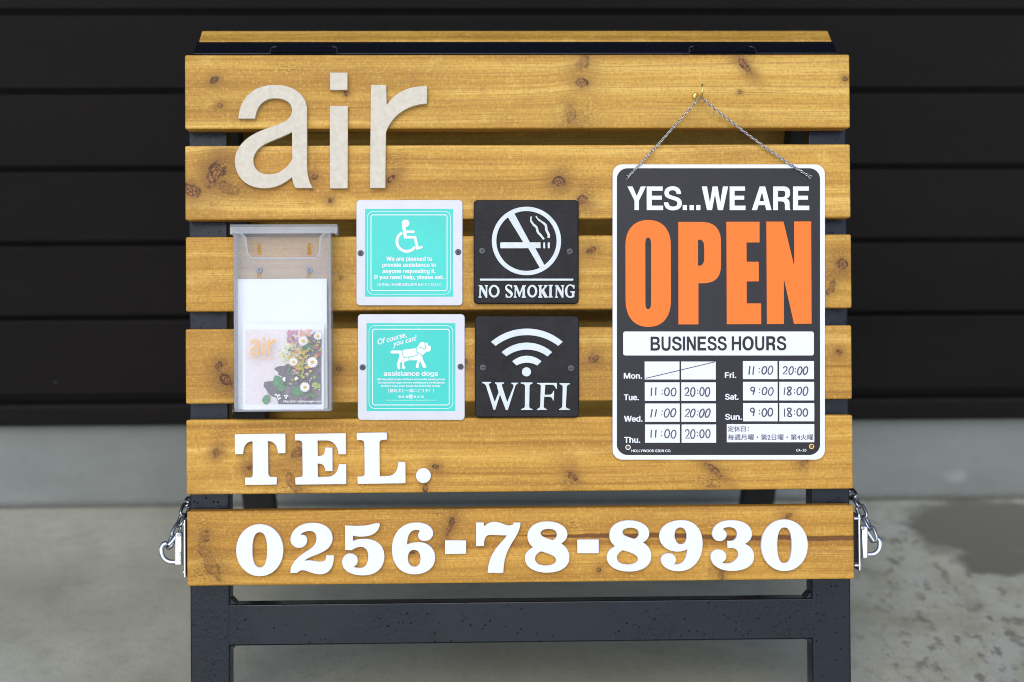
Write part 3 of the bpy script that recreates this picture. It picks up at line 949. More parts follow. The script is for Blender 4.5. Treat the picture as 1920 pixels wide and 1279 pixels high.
# ------------------------------------------------------------------ carabiners and side chains
def snap_hook(side, label):
    """side -1: left of the stand, pixels taken from the photo"""
    Wc = -0.014
    if side < 0:
        ox, oy, k = 280, 900, 6.09
        strapr = [(312, 610), (322, 590), (350, 585), (385, 592), (385, 962), (305, 962)]
        hook = [(308, 938), (250, 940), (195, 922), (155, 880), (137, 820), (143, 770), (168, 735), (200, 727)]
        gate = [(215, 745), (260, 705), (310, 640), (340, 612)]
        piv, chain_at = (340, 625), (225, 770)
    else:
        ox, oy, k = 1500, 900, 6.09
        strapr = [(682, 520), (700, 515), (730, 518), (750, 530), (752, 885), (690, 888)]
        hook = [(752, 850), (800, 852), (850, 845), (890, 815), (912, 765), (910, 710), (890, 675), (868, 665)]
        gate = [(845, 700), (815, 660), (775, 600), (735, 560)]
        piv, chain_at = (715, 550), (850, 690)
    P = lambda q, w=Wc: onb(ox + q[0] / k, oy + q[1] / k, w)
    anchor = P((strapr[4][0], strapr[4][1] + 10))
    t = thing('carabiner', tuple(anchor), label, 'carabiner', 'carabiners clipped at the slat ends')
    part('body', solid([[(ox + x / k, oy + y / k) for x, y in strapr]], Wc - 0.005, 0.011, 0.0012, 2), M['chrome'], t)
    def smooth(pts, n=4):
        o = []
        for i in range(len(pts) - 1):
            p0, p1, p2, p3 = pts[max(i - 1, 0)], pts[i], pts[i + 1], pts[min(i + 2, len(pts) - 1)]
            for j in range(n):
                u = j / n
                o.append(0.5 * ((2 * p1) + (p2 - p0) * u + (2 * p0 - 5 * p1 + 4 * p2 - p3) * u * u + (3 * p1 - p0 - 3 * p2 + p3) * u ** 3))
        o.append(pts[-1])
        return o
    bm = bmesh.new()
    tube(bm, smooth([P(q) for q in hook]), 0.0031, 14)
    part('hook', bm_mesh(bm, smooth=True), M['chrome'], t)
    bm = bmesh.new()
    tube(bm, smooth([P(q) for q in gate]), 0.0024, 12)
    part('gate', bm_mesh(bm, smooth=True), M['chrome'], t)
    bm = bmesh.new()
    disc(bm, P(piv, Wc + 0.0061), 0.0024, 0.0012, 18, 0.0004)
    part('rivet', bm_mesh(bm), M['galv'], t)
    if side < 0:
        part('stamped_text', text('SUS 304', 280 + 290 / 6.09, 900 + 868 / 6.09, 280 + 410 / 6.09, 900 + 892 / 6.09, Wc + 0.0064, 0.0, rot=R(-90)), M['screw_dark'], t)
    return P(chain_at, Wc), t

def side_chain(side, p0, label):
    """sagging chain from the carabiner back to the rear leaf"""
    k = 6.09
    if side < 0:
        way = [p0, onb(280 + 255 / k, 900 + 690 / k, -0.020), onb(280 + 340 / k, 900 + 520 / k, -0.032), onb(280 + 420 / k, 900 + 300 / k, -0.052)]
    else:
        way = [p0, onb(1500 + 800 / k, 900 + 560 / k, -0.020), onb(1500 + 690 / k, 900 + 330 / k, -0.034), onb(1500 + 590 / k, 900 + 150 / k, -0.052)]
    end = MB @ Vector((-(p0.x - 2 * UC) * 0.985 if side else 0, SV[5] + 0.03, -0.03))
    end = Vector((way[-1].x - side * 0.012, end.y, end.z))
    n = 10
    for q in range(1, n + 1):
        f = q / n
        p = way[3].lerp(end, f)
        p.y -= 0.035 * 4 * f * (1 - f) * 0.5
        way.append(p)
    # resample evenly
    out, step, acc = [way[0]], 0.0158, 0.0
    for a, b in zip(way, way[1:]):
        L = (b - a).length
        s = step - acc
        while s <= L:
            out.append(a.lerp(b, s / L))
            s += step
        acc = L - (s - step)
    bm = bmesh.new()
    for i in range(len(out) - 1):
        c = (out[i] + out[i + 1]) / 2
        d = out[i + 1] - out[i]
        torus_link(bm, c, d, Vector((0.75, 0.3, 0.6)) if i % 2 == 0 else Vector((-0.6, 0.2, 0.8)), 0.0225, 0.0135, 0.0020, 18, 9)
    return single('chain', bm_mesh(bm, smooth=True), M['galv'], label, 'chain', 'chains between the two leaves')

pl, _ = snap_hook(-1, 'steel carabiner stamped SUS 304 at the left end of the lowest slat')
pr, _ = snap_hook(1, 'steel carabiner without readable stamp at the right end of the lowest slat')
side_chain(-1, pl, 'galvanised chain clipped into the carabiner stamped SUS 304, left of the stand')
side_chain(1, pr, 'galvanised chain clipped into the carabiner right of the stand, beside the damp patch')

# ------------------------------------------------------------------ plaques
def screw(x, y, w, r, par, cross=True, rot=0.0, mat='screw_dark'):
    c = onb(x, y, w)
    bm = bmesh.new()
    disc(bm, c, r, 0.0014, 22, 0.0007)
    s = part('screw', bm_mesh(bm), M[mat], par)
    bm = bmesh.new()
    for q in range(2 if cross else 1):
        a = rot + q * math.pi / 2
        d = Vector((math.cos(a), math.sin(a), 0))
        n = Vector((-d.y, d.x, 0))
        h = Vector((0, 0, 0.0015 + 0.0001 * q))
        vs = [bm.verts.new(c + h + d * (sx * r * 0.6) + n * (sy * r * 0.13)) for sx, sy in ((-1, -1), (1, -1), (1, 1), (-1, 1))]
        bm.faces.new(vs)
    part('slot', bm_mesh(bm), M['slot'], s)

PG = 'square plaques screwed to the slats'
def teal_plaque(x0, y0, x1, y1, ix0, iy0, ix1, iy1, label, scr):
    a = onb((x0 + x1) / 2, y1, 0)
    t = thing('wall_plaque', (a.x, a.y, 0.0), label, 'plaque', PG)
    part('plate', solid([rr(x0, y0, x1, y1, 7)], 0.0005, 0.0028, 0.0005, 2), M['steel_light'], t)
    W = 0.0034
    pn = part('printed_panel', flat([rect(ix0, iy0, ix1, iy1)], W), M['teal'], t)
    W += 0.0002
    rings = []
    for m, r, wd in ((4.2, 12, 0.9), (10.6, 5, 1.6)):
        o = rr(ix0 + m, iy0 + m, ix1 - m, iy1 - m, r)
        i = rr(ix0 + m + wd, iy0 + m + wd, ix1 - m - wd, iy1 - m - wd, r - wd)
        rings.append(flat([o, i], W))
    part('border_lines', join(rings), M['print_white'], pn)
    for x, y in scr:
        screw(x, y, 0.0033, 0.0036, t, True, 0.5)
    return t, pn, W

# wheelchair plaque
t, pn, W = teal_plaque(668.5, 375.3, 867.3, 573, 684.3, 391.7, 849.6, 556.4,
                       'square plaque with white wheelchair user symbol on teal, beside NO SMOKING', [(676.3, 474.8), (859.2, 472.8)])
Z = lambda x, y: (660 + x / 6.09, 370 + y / 6.09)
zs = lambda pts: [Z(*p) for p in pts]
arc = [Z(625 + 112 * math.cos(R(a)), 505 - 112 * math.sin(R(a))) for a in range(117, 331, 6)]
k = 1 / 6.09
ic = strokes([(zs([(588, 310), (600, 390), (613, 470)]), 36 * k), (zs([(598, 394), (704, 394)]), 29 * k), (zs([(604, 456), (728, 456)]), 30 * k),
              (zs([(716, 445), (752, 596)]), 32 * k), (zs([(735, 588), (800, 568)]), 27 * k), (arc, 33 * k)], W)
ic = join([ic, flat([ell(*Z(612, 297), 43 * k, 43 * k, 30)], W + 0.0003), flat([ell(*Z(704, 394), 14 * k, 14 * k, 16)], W + 0.00032), flat([ell(*Z(795, 570), 13 * k, 13 * k, 16)], W + 0.00034)])
part('wheelchair_symbol', ic, M['print_white'], pn)
for s, x0, x1, y0, y1 in (('We are pleased to', 390, 915, 675, 745), ('provide assistance to', 345, 962, 745, 812), ('anyone requesting it.', 348, 957, 815, 885), ('If you need help, please ask.', 250, 1055, 885, 953)):
    desc = 0 if s == 'provide assistance to' else 0
    part('lettering', text(s, *Z(x0, y0 + 2), *Z(x1, y1 - 5), W, 0.42), M['print_white'], pn)
part('lettering', text('［お手伝いが必要な時は声をかけてください］', *Z(292, 978), *Z(1018, 1016), W, 0.18, plain=True), M['print_white'], pn)

# assistance dog plaque
t, pn, W = teal_plaque(671.2, 589.2, 871.3, 787.6, 687.2, 606.0, 853.8, 770.8,
                       'square plaque with white walking dog and assistance dogs text on teal, beside WIFI', [(680, 688.8), (863.6, 687.6)])
Z = lambda x, y: (660 + x / 6.09, 580 + y / 6.09)
dog = path("M 440 490 C 440 472 455 470 475 470 L 575 471 L 580 463 L 735 443 L 762 410 C 770 385 785 373 805 373 L 835 378 L 865 390 L 868 412 L 900 420 L 900 455 C 898 478 880 485 850 485 L 802 532 L 810 575 L 850 650 C 850 668 830 677 812 665 L 775 585 L 762 645 C 768 668 750 675 735 668 L 728 655 L 745 583 L 655 583 L 600 600 L 593 640 L 610 662 C 612 685 590 685 575 680 L 566 590 L 545 620 L 552 665 C 552 688 535 690 525 685 L 510 630 L 535 560 L 540 505 L 460 505 C 445 505 440 500 440 490 Z", 660, 580, 6.09)
dg = part('dog_symbol', flat(dog, W), M['print_white'], pn)
zs = lambda pts: [Z(*p) for p in pts]
lines = [zs([(575, 480), (585, 545)]), zs(bez((585, 545), (590, 552), (600, 552), (610, 550), 5)), zs([(610, 550), (735, 530)]), zs([(735, 530), (745, 515), (735, 443)]), zs([(645, 545), (655, 585)]),
         zs([(748, 487), (805, 530)]), zs([(765, 430), (835, 457)]), zs(bez((835, 457), (848, 430), (830, 400), (828, 380), 6)), zs([(575, 462), (575, 480)])]
part('outline', strokes([(l, 7 / 6.09) for l in lines], W + 0.0002), M['teal_line'], dg)
part('lettering', text('Of course,', *Z(285, 296), *Z(625, 374), W, 0.25, 0.35, R(-15.4), plain=True), M['print_white'], pn)
part('lettering', text('you can!', *Z(455, 326), *Z(750, 412), W, 0.25, 0.35, R(-15.4), plain=True), M['print_white'], pn)
part('lettering', text('assistance dogs', *Z(362, 705), *Z(985, 775), W, 0.5), M['print_white'], pn)
for s, x0, x1, y0 in (('We hope that people will have more understanding about', 285, 1063, 787), ('the assistance dogs who are working as a handicapped', 293, 1055, 825), ("person's eyes, ears, hands and feet in the society", 332, 1010, 863)):
    part('lettering', text(s, *Z(x0, y0), *Z(x1, y0 + 29), W, 0.2), M['print_white'], pn)
part('lettering', text('［補助犬と一緒にどうぞ！］', *Z(415, 908), *Z(935, 950), W, 0.15, plain=True), M['print_white'], pn)
part('lettering', text('e s s', *Z(530, 985), *Z(640, 1013), W, 0.3), M['print_white'], pn)
part('lettering', text('n c e', *Z(705, 985), *Z(818, 1013), W, 0.3), M['print_white'], pn)
rg = part('round_mark', flat([ell(*Z(670, 996), 24 / 6.09, 24 / 6.09, 24)], W), M['print_white'], pn)
part('letter', text('e', *Z(659, 986), *Z(681, 1008), W + 0.0002, 0.0), M['teal_line'], rg)
part('lettering', text('http://www.essence-design01.com/', *Z(388, 1030), *Z(962, 1050), W, 0.0), M['print_white'], pn)

def iron_plaque(x0, y0, x1, y1, label, scr):
    a = onb((x0 + x1) / 2, y1, 0)
    t = thing('wall_plaque', (a.x, a.y, 0.0), label, 'plaque', PG)
    pl_ = part('plate', solid([rr(x0, y0, x1, y1, 8)], 0.0005, 0.0060, 0.0018, 3), M['iron'], t)
    for x, y, rt in scr:
        screw(x, y, 0.0064, 0.0040, t, True, rt)
    return t, pl_
REL = 0.0064
def relief(loops, q=0):
    return solid(loops, REL, 0.0017 + q * 0.00007, 0.0005, 2)
def arc3(cx, cy, r, a0, a1, n=22):
    return [(cx + r * math.cos(R(a0 + (a1 - a0) * i / n)), cy - r * math.sin(R(a0 + (a1 - a0) * i / n))) for i in range(n + 1)]
def ribbon(pts, wd):
    L, Q = [], []
    n = len(pts)
    for i, p in enumerate(pts):
        a, b = pts[max(i - 1, 0)], pts[min(i + 1, n - 1)]
        dx, dy = b[0] - a[0], b[1] - a[1]
        h = math.hypot(dx, dy) or 1
        w_ = (wd[min(i * len(wd) // n, len(wd) - 1)] if isinstance(wd, (list, tuple)) else wd) / 2
        L.append((p[0] - dy / h * w_, p[1] + dx / h * w_))
        Q.append((p[0] + dy / h * w_, p[1] - dx / h * w_))
    return L + Q[::-1]
def catm(pts, n=5):
    pts = [Vector((p[0], p[1])) for p in pts]
    o = []
    for i in range(len(pts) - 1):
        p0, p1, p2, p3 = pts[max(i - 1, 0)], pts[i], pts[i + 1], pts[min(i + 2, len(pts) - 1)]
        for j in range(n):
            u = j / n
            v = 0.5 * ((2 * p1) + (p2 - p0) * u + (2 * p0 - 5 * p1 + 4 * p2 - p3) * u * u + (3 * p1 - p0 - 3 * p2 + p3) * u ** 3)
            o.append((v.x, v.y))
    o.append((pts[-1].x, pts[-1].y))
    return o

# NO SMOKING
t, ip = iron_plaque(888, 375.8, 1084.6, 570.3, 'black cast iron plaque with raised white NO SMOKING and struck-out cigarette',
                    [(904, 470.5, 0.6), (1068.3, 471.8, 0.5)])
sc_ = lambda loops: [[(880 + x / 6.09, 370 + y / 6.09) for x, y in l] for l in loops]
ring = []
outer = [(652 + 396 * math.cos(R(a)), 500 + 392 * math.sin(R(a))) for a in range(0, 360, 5)]
inner = [(652 + 343 * math.cos(R(a)), 500 + 340 * math.sin(R(a))) for a in range(0, 360, 5)]
sym = [relief(sc_([outer, inner])),
       relief(sc_([[(425, 205), (503, 165), (692, 515), (632, 545)]]), 1), relief(sc_([[(660, 560), (742, 560), (866, 790), (808, 815)]]), 1),
       relief(sc_([[(352, 520), (360, 515), (812, 515), (815, 583), (362, 585), (352, 578)]]), 2),
       relief(sc_([rr(843, 515, 866, 586, 9, 3)])), relief(sc_([rr(894, 515, 919, 585, 9, 3)])),
       relief(sc_([ribbon(catm([(708, 220), (702, 262), (728, 308), (768, 348), (782, 398), (818, 438), (852, 482)]), [18, 24, 28, 28, 28, 24])])),
       relief(sc_([ribbon(catm([(760, 215), (785, 252), (835, 288), (872, 322), (880, 375), (905, 428), (905, 465)]), [16, 22, 28, 30, 30, 30])]))]
part('no_smoking_symbol', join(sym), M['relief'], ip)
part('rule_line', relief(sc_([rr(120, 929, 1188, 954, 8, 3)])), M['relief'], ip)
Nn = "M 105 1005 L 142 1003 L 188 1080 L 187 1022 L 175 1017 L 175 1003 L 215 1003 L 213 1015 L 205 1020 L 205 1148 L 186 1148 L 132 1050 L 130 1130 L 142 1136 L 142 1148 L 105 1148 L 105 1137 L 114 1130 L 116 1020 L 105 1015 Z"
NS = [path(Nn), [ell(283, 1073, 63, 73, 36), ell(283, 1073, 35, 50, 28)],
      path("M 487 1000 L 490 1042 L 478 1042 C 470 1020 460 1012 448 1012 C 436 1012 430 1020 430 1030 C 432 1050 500 1065 497 1108 C 494 1135 475 1150 452 1150 C 440 1150 432 1147 427 1142 L 415 1150 L 413 1105 L 426 1103 C 432 1126 442 1135 454 1135 C 465 1135 472 1126 470 1116 C 466 1092 408 1080 408 1035 C 410 1008 428 996 448 996 C 460 996 468 1000 475 1005 Z"),
      path("M 505 1008 L 542 1005 L 575 1090 L 608 1005 L 647 1005 L 644 1018 L 634 1025 L 637 1130 L 648 1136 L 648 1148 L 595 1148 L 597 1136 L 607 1130 L 606 1050 L 577 1140 L 567 1140 L 531 1050 L 529 1130 L 541 1136 L 541 1148 L 505 1148 L 507 1136 L 515 1130 L 518 1025 L 505 1020 Z"),
      [ell(718, 1073, 58, 73, 36), ell(718, 1073, 31, 50, 28)],
      path("M 785 1003 L 835 1003 L 833 1015 L 823 1020 L 823 1060 L 860 1022 L 850 1015 L 850 1003 L 892 1003 L 890 1015 L 853 1058 L 888 1128 L 898 1136 L 894 1148 L 858 1148 L 824 1086 L 823 1130 L 835 1136 L 835 1148 L 783 1148 L 785 1136 L 795 1130 L 797 1020 L 785 1015 Z"),
      path("M 905 1000 L 955 1000 L 953 1013 L 942 1020 L 940 1128 L 952 1136 L 952 1146 L 903 1146 L 903 1136 L 912 1128 L 914 1020 L 905 1013 Z"),
      [[(x * 0.99 + 872, y) for x, y in l] for l in path(Nn)],
      path("M 1200 1000 L 1200 1045 L 1188 1045 C 1180 1022 1165 1012 1150 1012 C 1130 1012 1118 1035 1118 1072 C 1118 1110 1132 1132 1152 1132 C 1162 1132 1168 1128 1170 1122 L 1170 1092 L 1152 1085 L 1152 1073 L 1207 1073 L 1207 1085 L 1199 1092 L 1199 1138 C 1182 1146 1165 1150 1150 1150 C 1115 1150 1090 1120 1090 1075 C 1090 1028 1115 995 1150 995 C 1165 995 1175 1000 1185 1008 L 1190 1000 Z")]
part('lettering', join([solid(sc_(l), REL, 0.0016, 0.0003, 2) for l in NS]), M['relief'], ip)

# WIFI
t, ip = iron_plaque(890.3, 592.3, 1085.2, 782.8, 'black cast iron plaque with raised white WIFI and radio waves',
                    [(905.5, 689.5, 0.1), (1070.5, 690.5, 0.05)])
sc_ = lambda loops: [[(880 + x / 6.09, 580 + y / 6.09) for x, y in l] for l in loops]
def band(cy_o, r_o, cy_i, r_i, ho, hi, cx=657):
    ao, ai = math.degrees(math.asin(ho / r_o)), math.degrees(math.asin(hi / r_i))
    return arc3(cx, cy_o, r_o, 90 + ao, 90 - ao) + arc3(cx, cy_i, r_i, 90 - ai, 90 + ai)
waves = [relief(sc_([band(851, 631, 874, 577, 411, 357)])), relief(sc_([band(817, 437, 852, 390, 290, 234)])), relief(sc_([band(782, 252, 845, 233, 168, 118)])), relief(sc_([ell(652, 715, 53, 53, 30)]))]
part('radio_wave_symbol', join(waves), M['relief'], ip)
WF = ["M 143 829 L 250 829 L 247 843 C 228 846 222 855 227 870 L 290 1058 L 333 950 L 312 866 C 308 856 302 850 292 849 L 292 835 L 397 835 L 395 849 C 375 852 370 860 374 875 L 432 1060 L 502 890 C 508 868 500 856 480 851 L 480 838 L 558 838 L 555 851 C 540 855 532 862 525 880 L 440 1151 L 416 1151 L 350 975 L 298 1145 L 275 1151 L 192 880 C 185 860 172 850 146 843 Z",
      "M 585 835 L 723 835 L 720 850 C 700 855 690 862 688 880 L 684 1105 C 685 1125 695 1133 722 1138 L 722 1150 L 590 1150 L 592 1138 C 615 1133 630 1125 633 1105 L 635 880 C 634 862 622 855 588 850 Z",
      "M 770 840 L 1000 840 L 1000 910 L 988 910 C 980 880 965 864 940 863 L 868 863 L 860 975 L 915 975 C 940 973 952 955 958 930 L 968 932 L 965 1040 L 955 1042 C 948 1015 935 1002 910 1001 L 855 1001 L 850 1105 C 850 1125 865 1135 885 1138 L 885 1150 L 770 1150 L 772 1138 C 795 1133 806 1122 808 1105 L 815 880 C 815 862 800 856 772 852 Z",
      "M 1028 843 L 1148 843 L 1146 858 C 1125 862 1114 872 1113 890 L 1102 1105 C 1104 1125 1120 1134 1150 1138 L 1150 1150 L 1022 1150 L 1024 1138 C 1045 1134 1058 1122 1060 1100 L 1065 890 C 1064 870 1052 862 1030 857 Z"]
part('lettering', join([solid(sc_(path(s)), REL, 0.0017, 0.0005, 2) for s in WF]), M['relief'], ip)

# ------------------------------------------------------------------ OPEN sign on its chain
SW = 0.0022
t = thing('open_sign', tuple(onb(1347, 862, SW)), 'charcoal hanging business hours sign with white border and big orange OPEN', 'sign')
holes = [(1176.3, 333.2), (1519.3, 332.2), (1177.5, 838.8), (1521.6, 837.2)]
hl = [ell(x, y, 3.4, 3.4, 18) for x, y in holes]
pnl = part('panel', solid([rr(1148.4, 308.6, 1546.2, 862, 18, 9)] + hl, SW, 0.0018, 0.0003, 1), M['print_white'], t)
W = SW + 0.0020
fc = part('printed_face', flat([rr(1156.6, 315.6, 1537.6, 853.2, 20, 9)] + hl, W), M['sign_dark'], t)
W2 = W + 0.0002
G = {
 'Y': ["M 0 0 L 28 0 L 50 40 L 72 0 L 100 0 L 62 60 L 62 100 L 38 100 L 38 60 Z"],
 'E': ["M 0 0 L 97 0 L 97 18 L 31 18 L 31 39 L 92 39 L 92 56 L 31 56 L 31 81 L 100 81 L 100 100 L 0 100 Z"],
 'S': ["M 0 67 L 25 67 C 26 80 37 85 52 85 C 66 85 75 80 75 72 C 75 63 66 60 48 56 C 20 50 3 45 3 27 C 3 10 22 -1 49 -1 C 78 -1 95 11 96 32 L 71 32 C 70 21 62 16 48 16 C 36 16 28 20 28 27 C 28 35 38 37 56 41 C 84 47 100 53 100 71 C 100 90 80 101 51 101 C 20 101 1 89 0 67 Z"],
 'W': ["M 0 0 L 20 0 L 31 68 L 41 0 L 60 0 L 70 68 L 80 0 L 100 0 L 80 100 L 61 100 L 50 34 L 39 100 L 20 100 Z"],
 'A': ["M 0 100 L 40 0 L 68 0 L 100 100 L 73 100 L 67 79 L 34 79 L 27 100 Z", "M 39 62 L 62 62 L 52 24 Z"],
 'R': ["M 0 0 L 60 0 C 86 0 98 10 98 27 C 98 39 92 48 78 51 C 92 56 95 62 95 74 C 95 88 96 95 100 100 L 71 100 C 67 95 68 88 68 80 C 67 67 60 63 46 63 L 28 63 L 28 100 L 0 100 Z", "M 28 18 L 54 18 C 66 18 70 22 70 31 C 70 41 64 45 52 45 L 28 45 Z"],
 'B': ["M 0 0 L 55 0 C 82 0 96 10 96 27 C 96 38 90 45 79 49 C 93 53 100 61 100 73 C 100 91 84 100 58 100 L 0 100 Z", "M 25 17 L 52 17 C 65 17 71 21 71 29 C 71 37 65 41 52 41 L 25 41 Z", "M 25 57 L 54 57 C 69 57 75 62 75 70 C 75 79 69 83 54 83 L 25 83 Z"],
 'U': ["M 0 0 L 24 0 L 24 62 C 24 78 33 84 50 84 C 67 84 76 78 76 62 L 76 0 L 100 0 L 100 63 C 100 88 82 102 50 102 C 18 102 0 88 0 63 Z"],
 'I': ["M 0 0 L 100 0 L 100 100 L 0 100 Z"],
 'N': ["M 0 0 L 26 0 L 76 66 L 76 0 L 100 0 L 100 100 L 75 100 L 24 34 L 24 100 L 0 100 Z"],
 'H': ["M 0 0 L 25 0 L 25 39 L 75 39 L 75 0 L 100 0 L 100 100 L 75 100 L 75 57 L 25 57 L 25 100 L 0 100 Z"],
 '.': ["M 0 0 L 100 0 L 100 100 L 0 100 Z"]}
def glyph(ch, x0, y0, x1, y1):
    if ch == 'O':
        cx, cy = (x0 + x1) / 2, (y0 + y1) / 2
        return [ell(cx, cy, (x1 - x0) / 2, (y1 - y0) / 2 * 1.02, 40, 2.1), ell(cx, cy, (x1 - x0) / 2 * 0.52, (y1 - y0) / 2 * 0.68, 32, 2.1)]
    return [[(x0 + x / 100 * (x1 - x0), y0 + y / 100 * (y1 - y0)) for x, y in l] for s in G[ch] for l in path(s)]
Q = lambda x, y: (1140 + x / 3.762, 300 + y / 3.762)
head = []
for ch, xa, xb in (('Y', 137, 268), ('E', 273, 389), ('S', 394, 521), ('.', 527, 557), ('.', 575, 606), ('.', 622, 652), ('W', 661, 848), ('E', 858, 970), ('A', 1014, 1154), ('R', 1165, 1287), ('E', 1305, 1420)):
    head.append(flat(glyph(ch, *Q(xa, 187 if ch != '.' else 318), *Q(xb, 354)), W2))
part('lettering', join(head), M['print_white'], fc)
OP = dict(ox=1140, oy=300, k=3.762)
opn = ["M 283 423 C 385 423 443 490 443 600 L 444 990 C 444 1110 385 1178 285 1178 C 185 1178 125 1110 124 990 L 123 600 C 123 490 185 423 283 423 Z M 283 547 C 300 547 304 570 304 600 L 304 1000 C 304 1035 298 1053 284 1053 C 268 1053 264 1035 264 1000 L 263 600 C 263 565 268 547 283 547 Z",
       "M 496 437 L 660 437 C 755 437 797 490 797 580 L 797 740 C 797 830 755 870 665 870 L 638 870 L 638 1160 L 497 1160 Z M 635 562 L 648 562 C 670 565 679 585 679 620 L 679 690 C 679 725 668 745 645 746 L 635 746 Z",
       "M 835 436 L 1069 436 L 1069 582 L 977 582 L 978 718 L 1063 718 L 1064 856 L 978 857 L 979 1012 L 1080 1012 L 1081 1158 L 838 1159 Z",
       "M 1117 435 L 1238 435 L 1314 750 L 1313 434 L 1433 434 L 1436 1155 L 1312 1156 L 1240 835 L 1241 1157 L 1121 1158 Z"]
for s, ch in zip(opn, 'OPEN'):
    part('letter', flat(path(s, **OP), W2), M['orange'], fc, 'orange letter ' + ch)
hb = part('hours_banner', flat([rr(1168.5, 621.7, 1526.0, 666.6, 4)], W2), M['print_white'], fc)
ml = []
Q3 = lambda x: 1140 + x / 4.736
for ch, xa, xb in (('B', 378, 462), ('U', 475, 556), ('S', 568, 655), ('I', 665, 685), ('N', 700, 780), ('E', 795, 872), ('S', 883, 966), ('S', 973, 1055), ('H', 1099, 1182), ('O', 1193, 1294), ('U', 1307, 1388), ('R', 1405, 1488), ('S', 1499, 1584)):
    ml.append(flat(glyph(ch, Q3(xa), 631.2 - (xa - 378) * 0.0006, Q3(xb), 657.6 - (xa - 378) * 0.0006), W2 + 0.0002))
part('lettering', join(ml), M['sign_dark'], hb)

def hand(s, x0, y0, x1, y1, seed):
    rnd = random.Random(seed)
    sl = rnd.uniform(-0.10, 0.22)
    adv = {':': 0.55, '1': 0.66, ' ': 0.34}
    tot = sum(adv.get(c, 1.0) for c in s)
    x = x0
    out = []
    u = (x1 - x0) / tot
    h = y1 - y0
    for c in s:
        a = adv.get(c, 1.0) * u
        j = lambda m: rnd.uniform(-m, m)
        cx, w_ = x + a / 2 + j(0.5), u * 0.72
        ya, yb = y0 + j(0.9), y1 + j(0.9)
        ym = (ya + yb) / 2
        hh = (yb - ya) / 2
        if c == '1':
            out.append([(cx + 0.7, ya), (cx, ym), (cx - 0.3, yb)])
        elif c == '0':
            out.append([(cx + w_ / 2 * math.cos(R(k_)) + 0.10 * hh * -math.sin(R(k_)), ym + hh * math.sin(R(k_))) for k_ in range(-100, 272, 20)])
        elif c == '2':
            out.append(bez((cx - w_ / 2, ya + hh * .5), (cx - w_ * .3, ya - hh * .3), (cx + w_ * .7, ya), (cx + w_ * .3, ym)) + [(cx - w_ / 2, yb), (cx + w_ * .55, yb - 0.5)])
        elif c == '9':
            out.append([(cx + w_ * .42 * math.cos(R(k_)), ya + hh * .5 + hh * .5 * math.sin(R(k_))) for k_ in range(0, -380, -24)] + [(cx + w_ * .36, ym), (cx + w_ * .15, yb)])
        elif c == '8':
            out.append([(cx + w_ * .42 * math.sin(2 * R(k_)) * 1.0, ym - hh * math.cos(R(k_))) for k_ in range(0, 361, 15)])
        elif c == ':':
            for yy in (ym - hh * .42, ym + hh * .42):
                out.append([(cx - .9, yy), (cx + .9, yy)])
        x += a
    yc = (y0 + y1) / 2
    return [([(x_ + (yc - y_) * sl, y_) for x_, y_ in p], rnd.uniform(2.0, 2.6)) for p in out]
rowsL = [(678.0, 711.6), (717.0, 751.6), (756.7, 791.0), (796.0, 830.2)]
rowsR = [(677.0, 711.0), (716.0, 750.9), (755.8, 790.1)]
days = [('Mon.', 1169.6, 1204.2, 699.2, 710.4), ('Tue.', 1169.6, 1198, 739.4, 750.8), ('Wed.', 1169.8, 1204.8, 779.6, 791), ('Thu.', 1170, 1200.6, 819.2, 830.6)]
daysR = [('Fri.', 1359, 1380.6, 697.6, 708.9), ('Sat.', 1359.4, 1385, 738.4, 749.8), ('Sun.', 1359.4, 1391.4, 776, 787.4)]
for s, x0, x1, y0, y1 in days + daysR:
    part('day_name', text(s, x0, y0, x1, y1, W2, 0.62), M['print_white'], fc, 'day name ' + s)
seed = 1
for i, (y0, y1) in enumerate(rowsL):
    for j, (x0, x1) in enumerate(((1208.7, 1274.0), (1277.2, 1342.0))):
        cell = part('time_box', flat([rect(x0 + i * .25, y0, x1 + i * .25, y1)], W2), M['print_white'], fc, 'crossed-out empty time box' if i == 0 else None)
        if i == 0:
            y_at = lambda x: 709.5 - (x - 1211) / (1341 - 1211) * 31.0
            a, b = (1211, x1) if j == 0 else (x0, 1340.5)
            part('pen_line', strokes([([(a, y_at(a)), (b, y_at(b))], 1.5)], W2 + 0.0002), M['ink'], cell)
        else:
            s = '11 :00' if j == 0 else '20:00'
            part('handwriting', strokes(hand(s, x0 + (8.5 if j == 0 else 6), y0 + 10, x1 - (5 if j == 0 else 9.5), y0 + 25.5, seed), W2 + 0.0002), M['ink'], cell)
        seed += 1
for i, (y0, y1) in enumerate(rowsR):
    for j, (x0, x1) in enumerate(((1392.9, 1457.7), (1460.9, 1526.2))):
        cell = part('time_box', flat([rect(x0 + i * .2, y0, x1 + i * .3, y1)], W2), M['print_white'], fc)
        s = (('11 :00', '20:00'), (' 9 :00', '18:00'), (' 9 :00', '18:00'))[i][j]
        part('handwriting', strokes(hand(s, x0 + (8.5 if j == 0 else 6), y0 + 10, x1 - (7 if j == 0 else 10), y0 + 25, seed), W2 + 0.0002), M['ink'], cell)
        seed += 1
nb = part('notice_box', flat([rect(1362.7, 795.2, 1526.8, 829.3)], W2), M['print_white'], fc)
part('handwriting', join([text('定休日：', 1364.6, 798.8, 1404, 809.6, W2 + 0.0002, 0.15, plain=True), text('毎週月曜・第2日曜・第4火曜', 1364.8, 814.2, 1525, 825.4, W2 + 0.0002, 0.15, plain=True)]), M['ink'], nb)
part('lettering', text('HOLLYWOOD SIGN CO.', 1184, 842.8, 1258.6, 848, W2, 0.25), M['print_white'], fc)
part('lettering', text('CA-20', 1493, 841.8, 1512, 846.8, W2, 0.25), M['print_white'], fc)
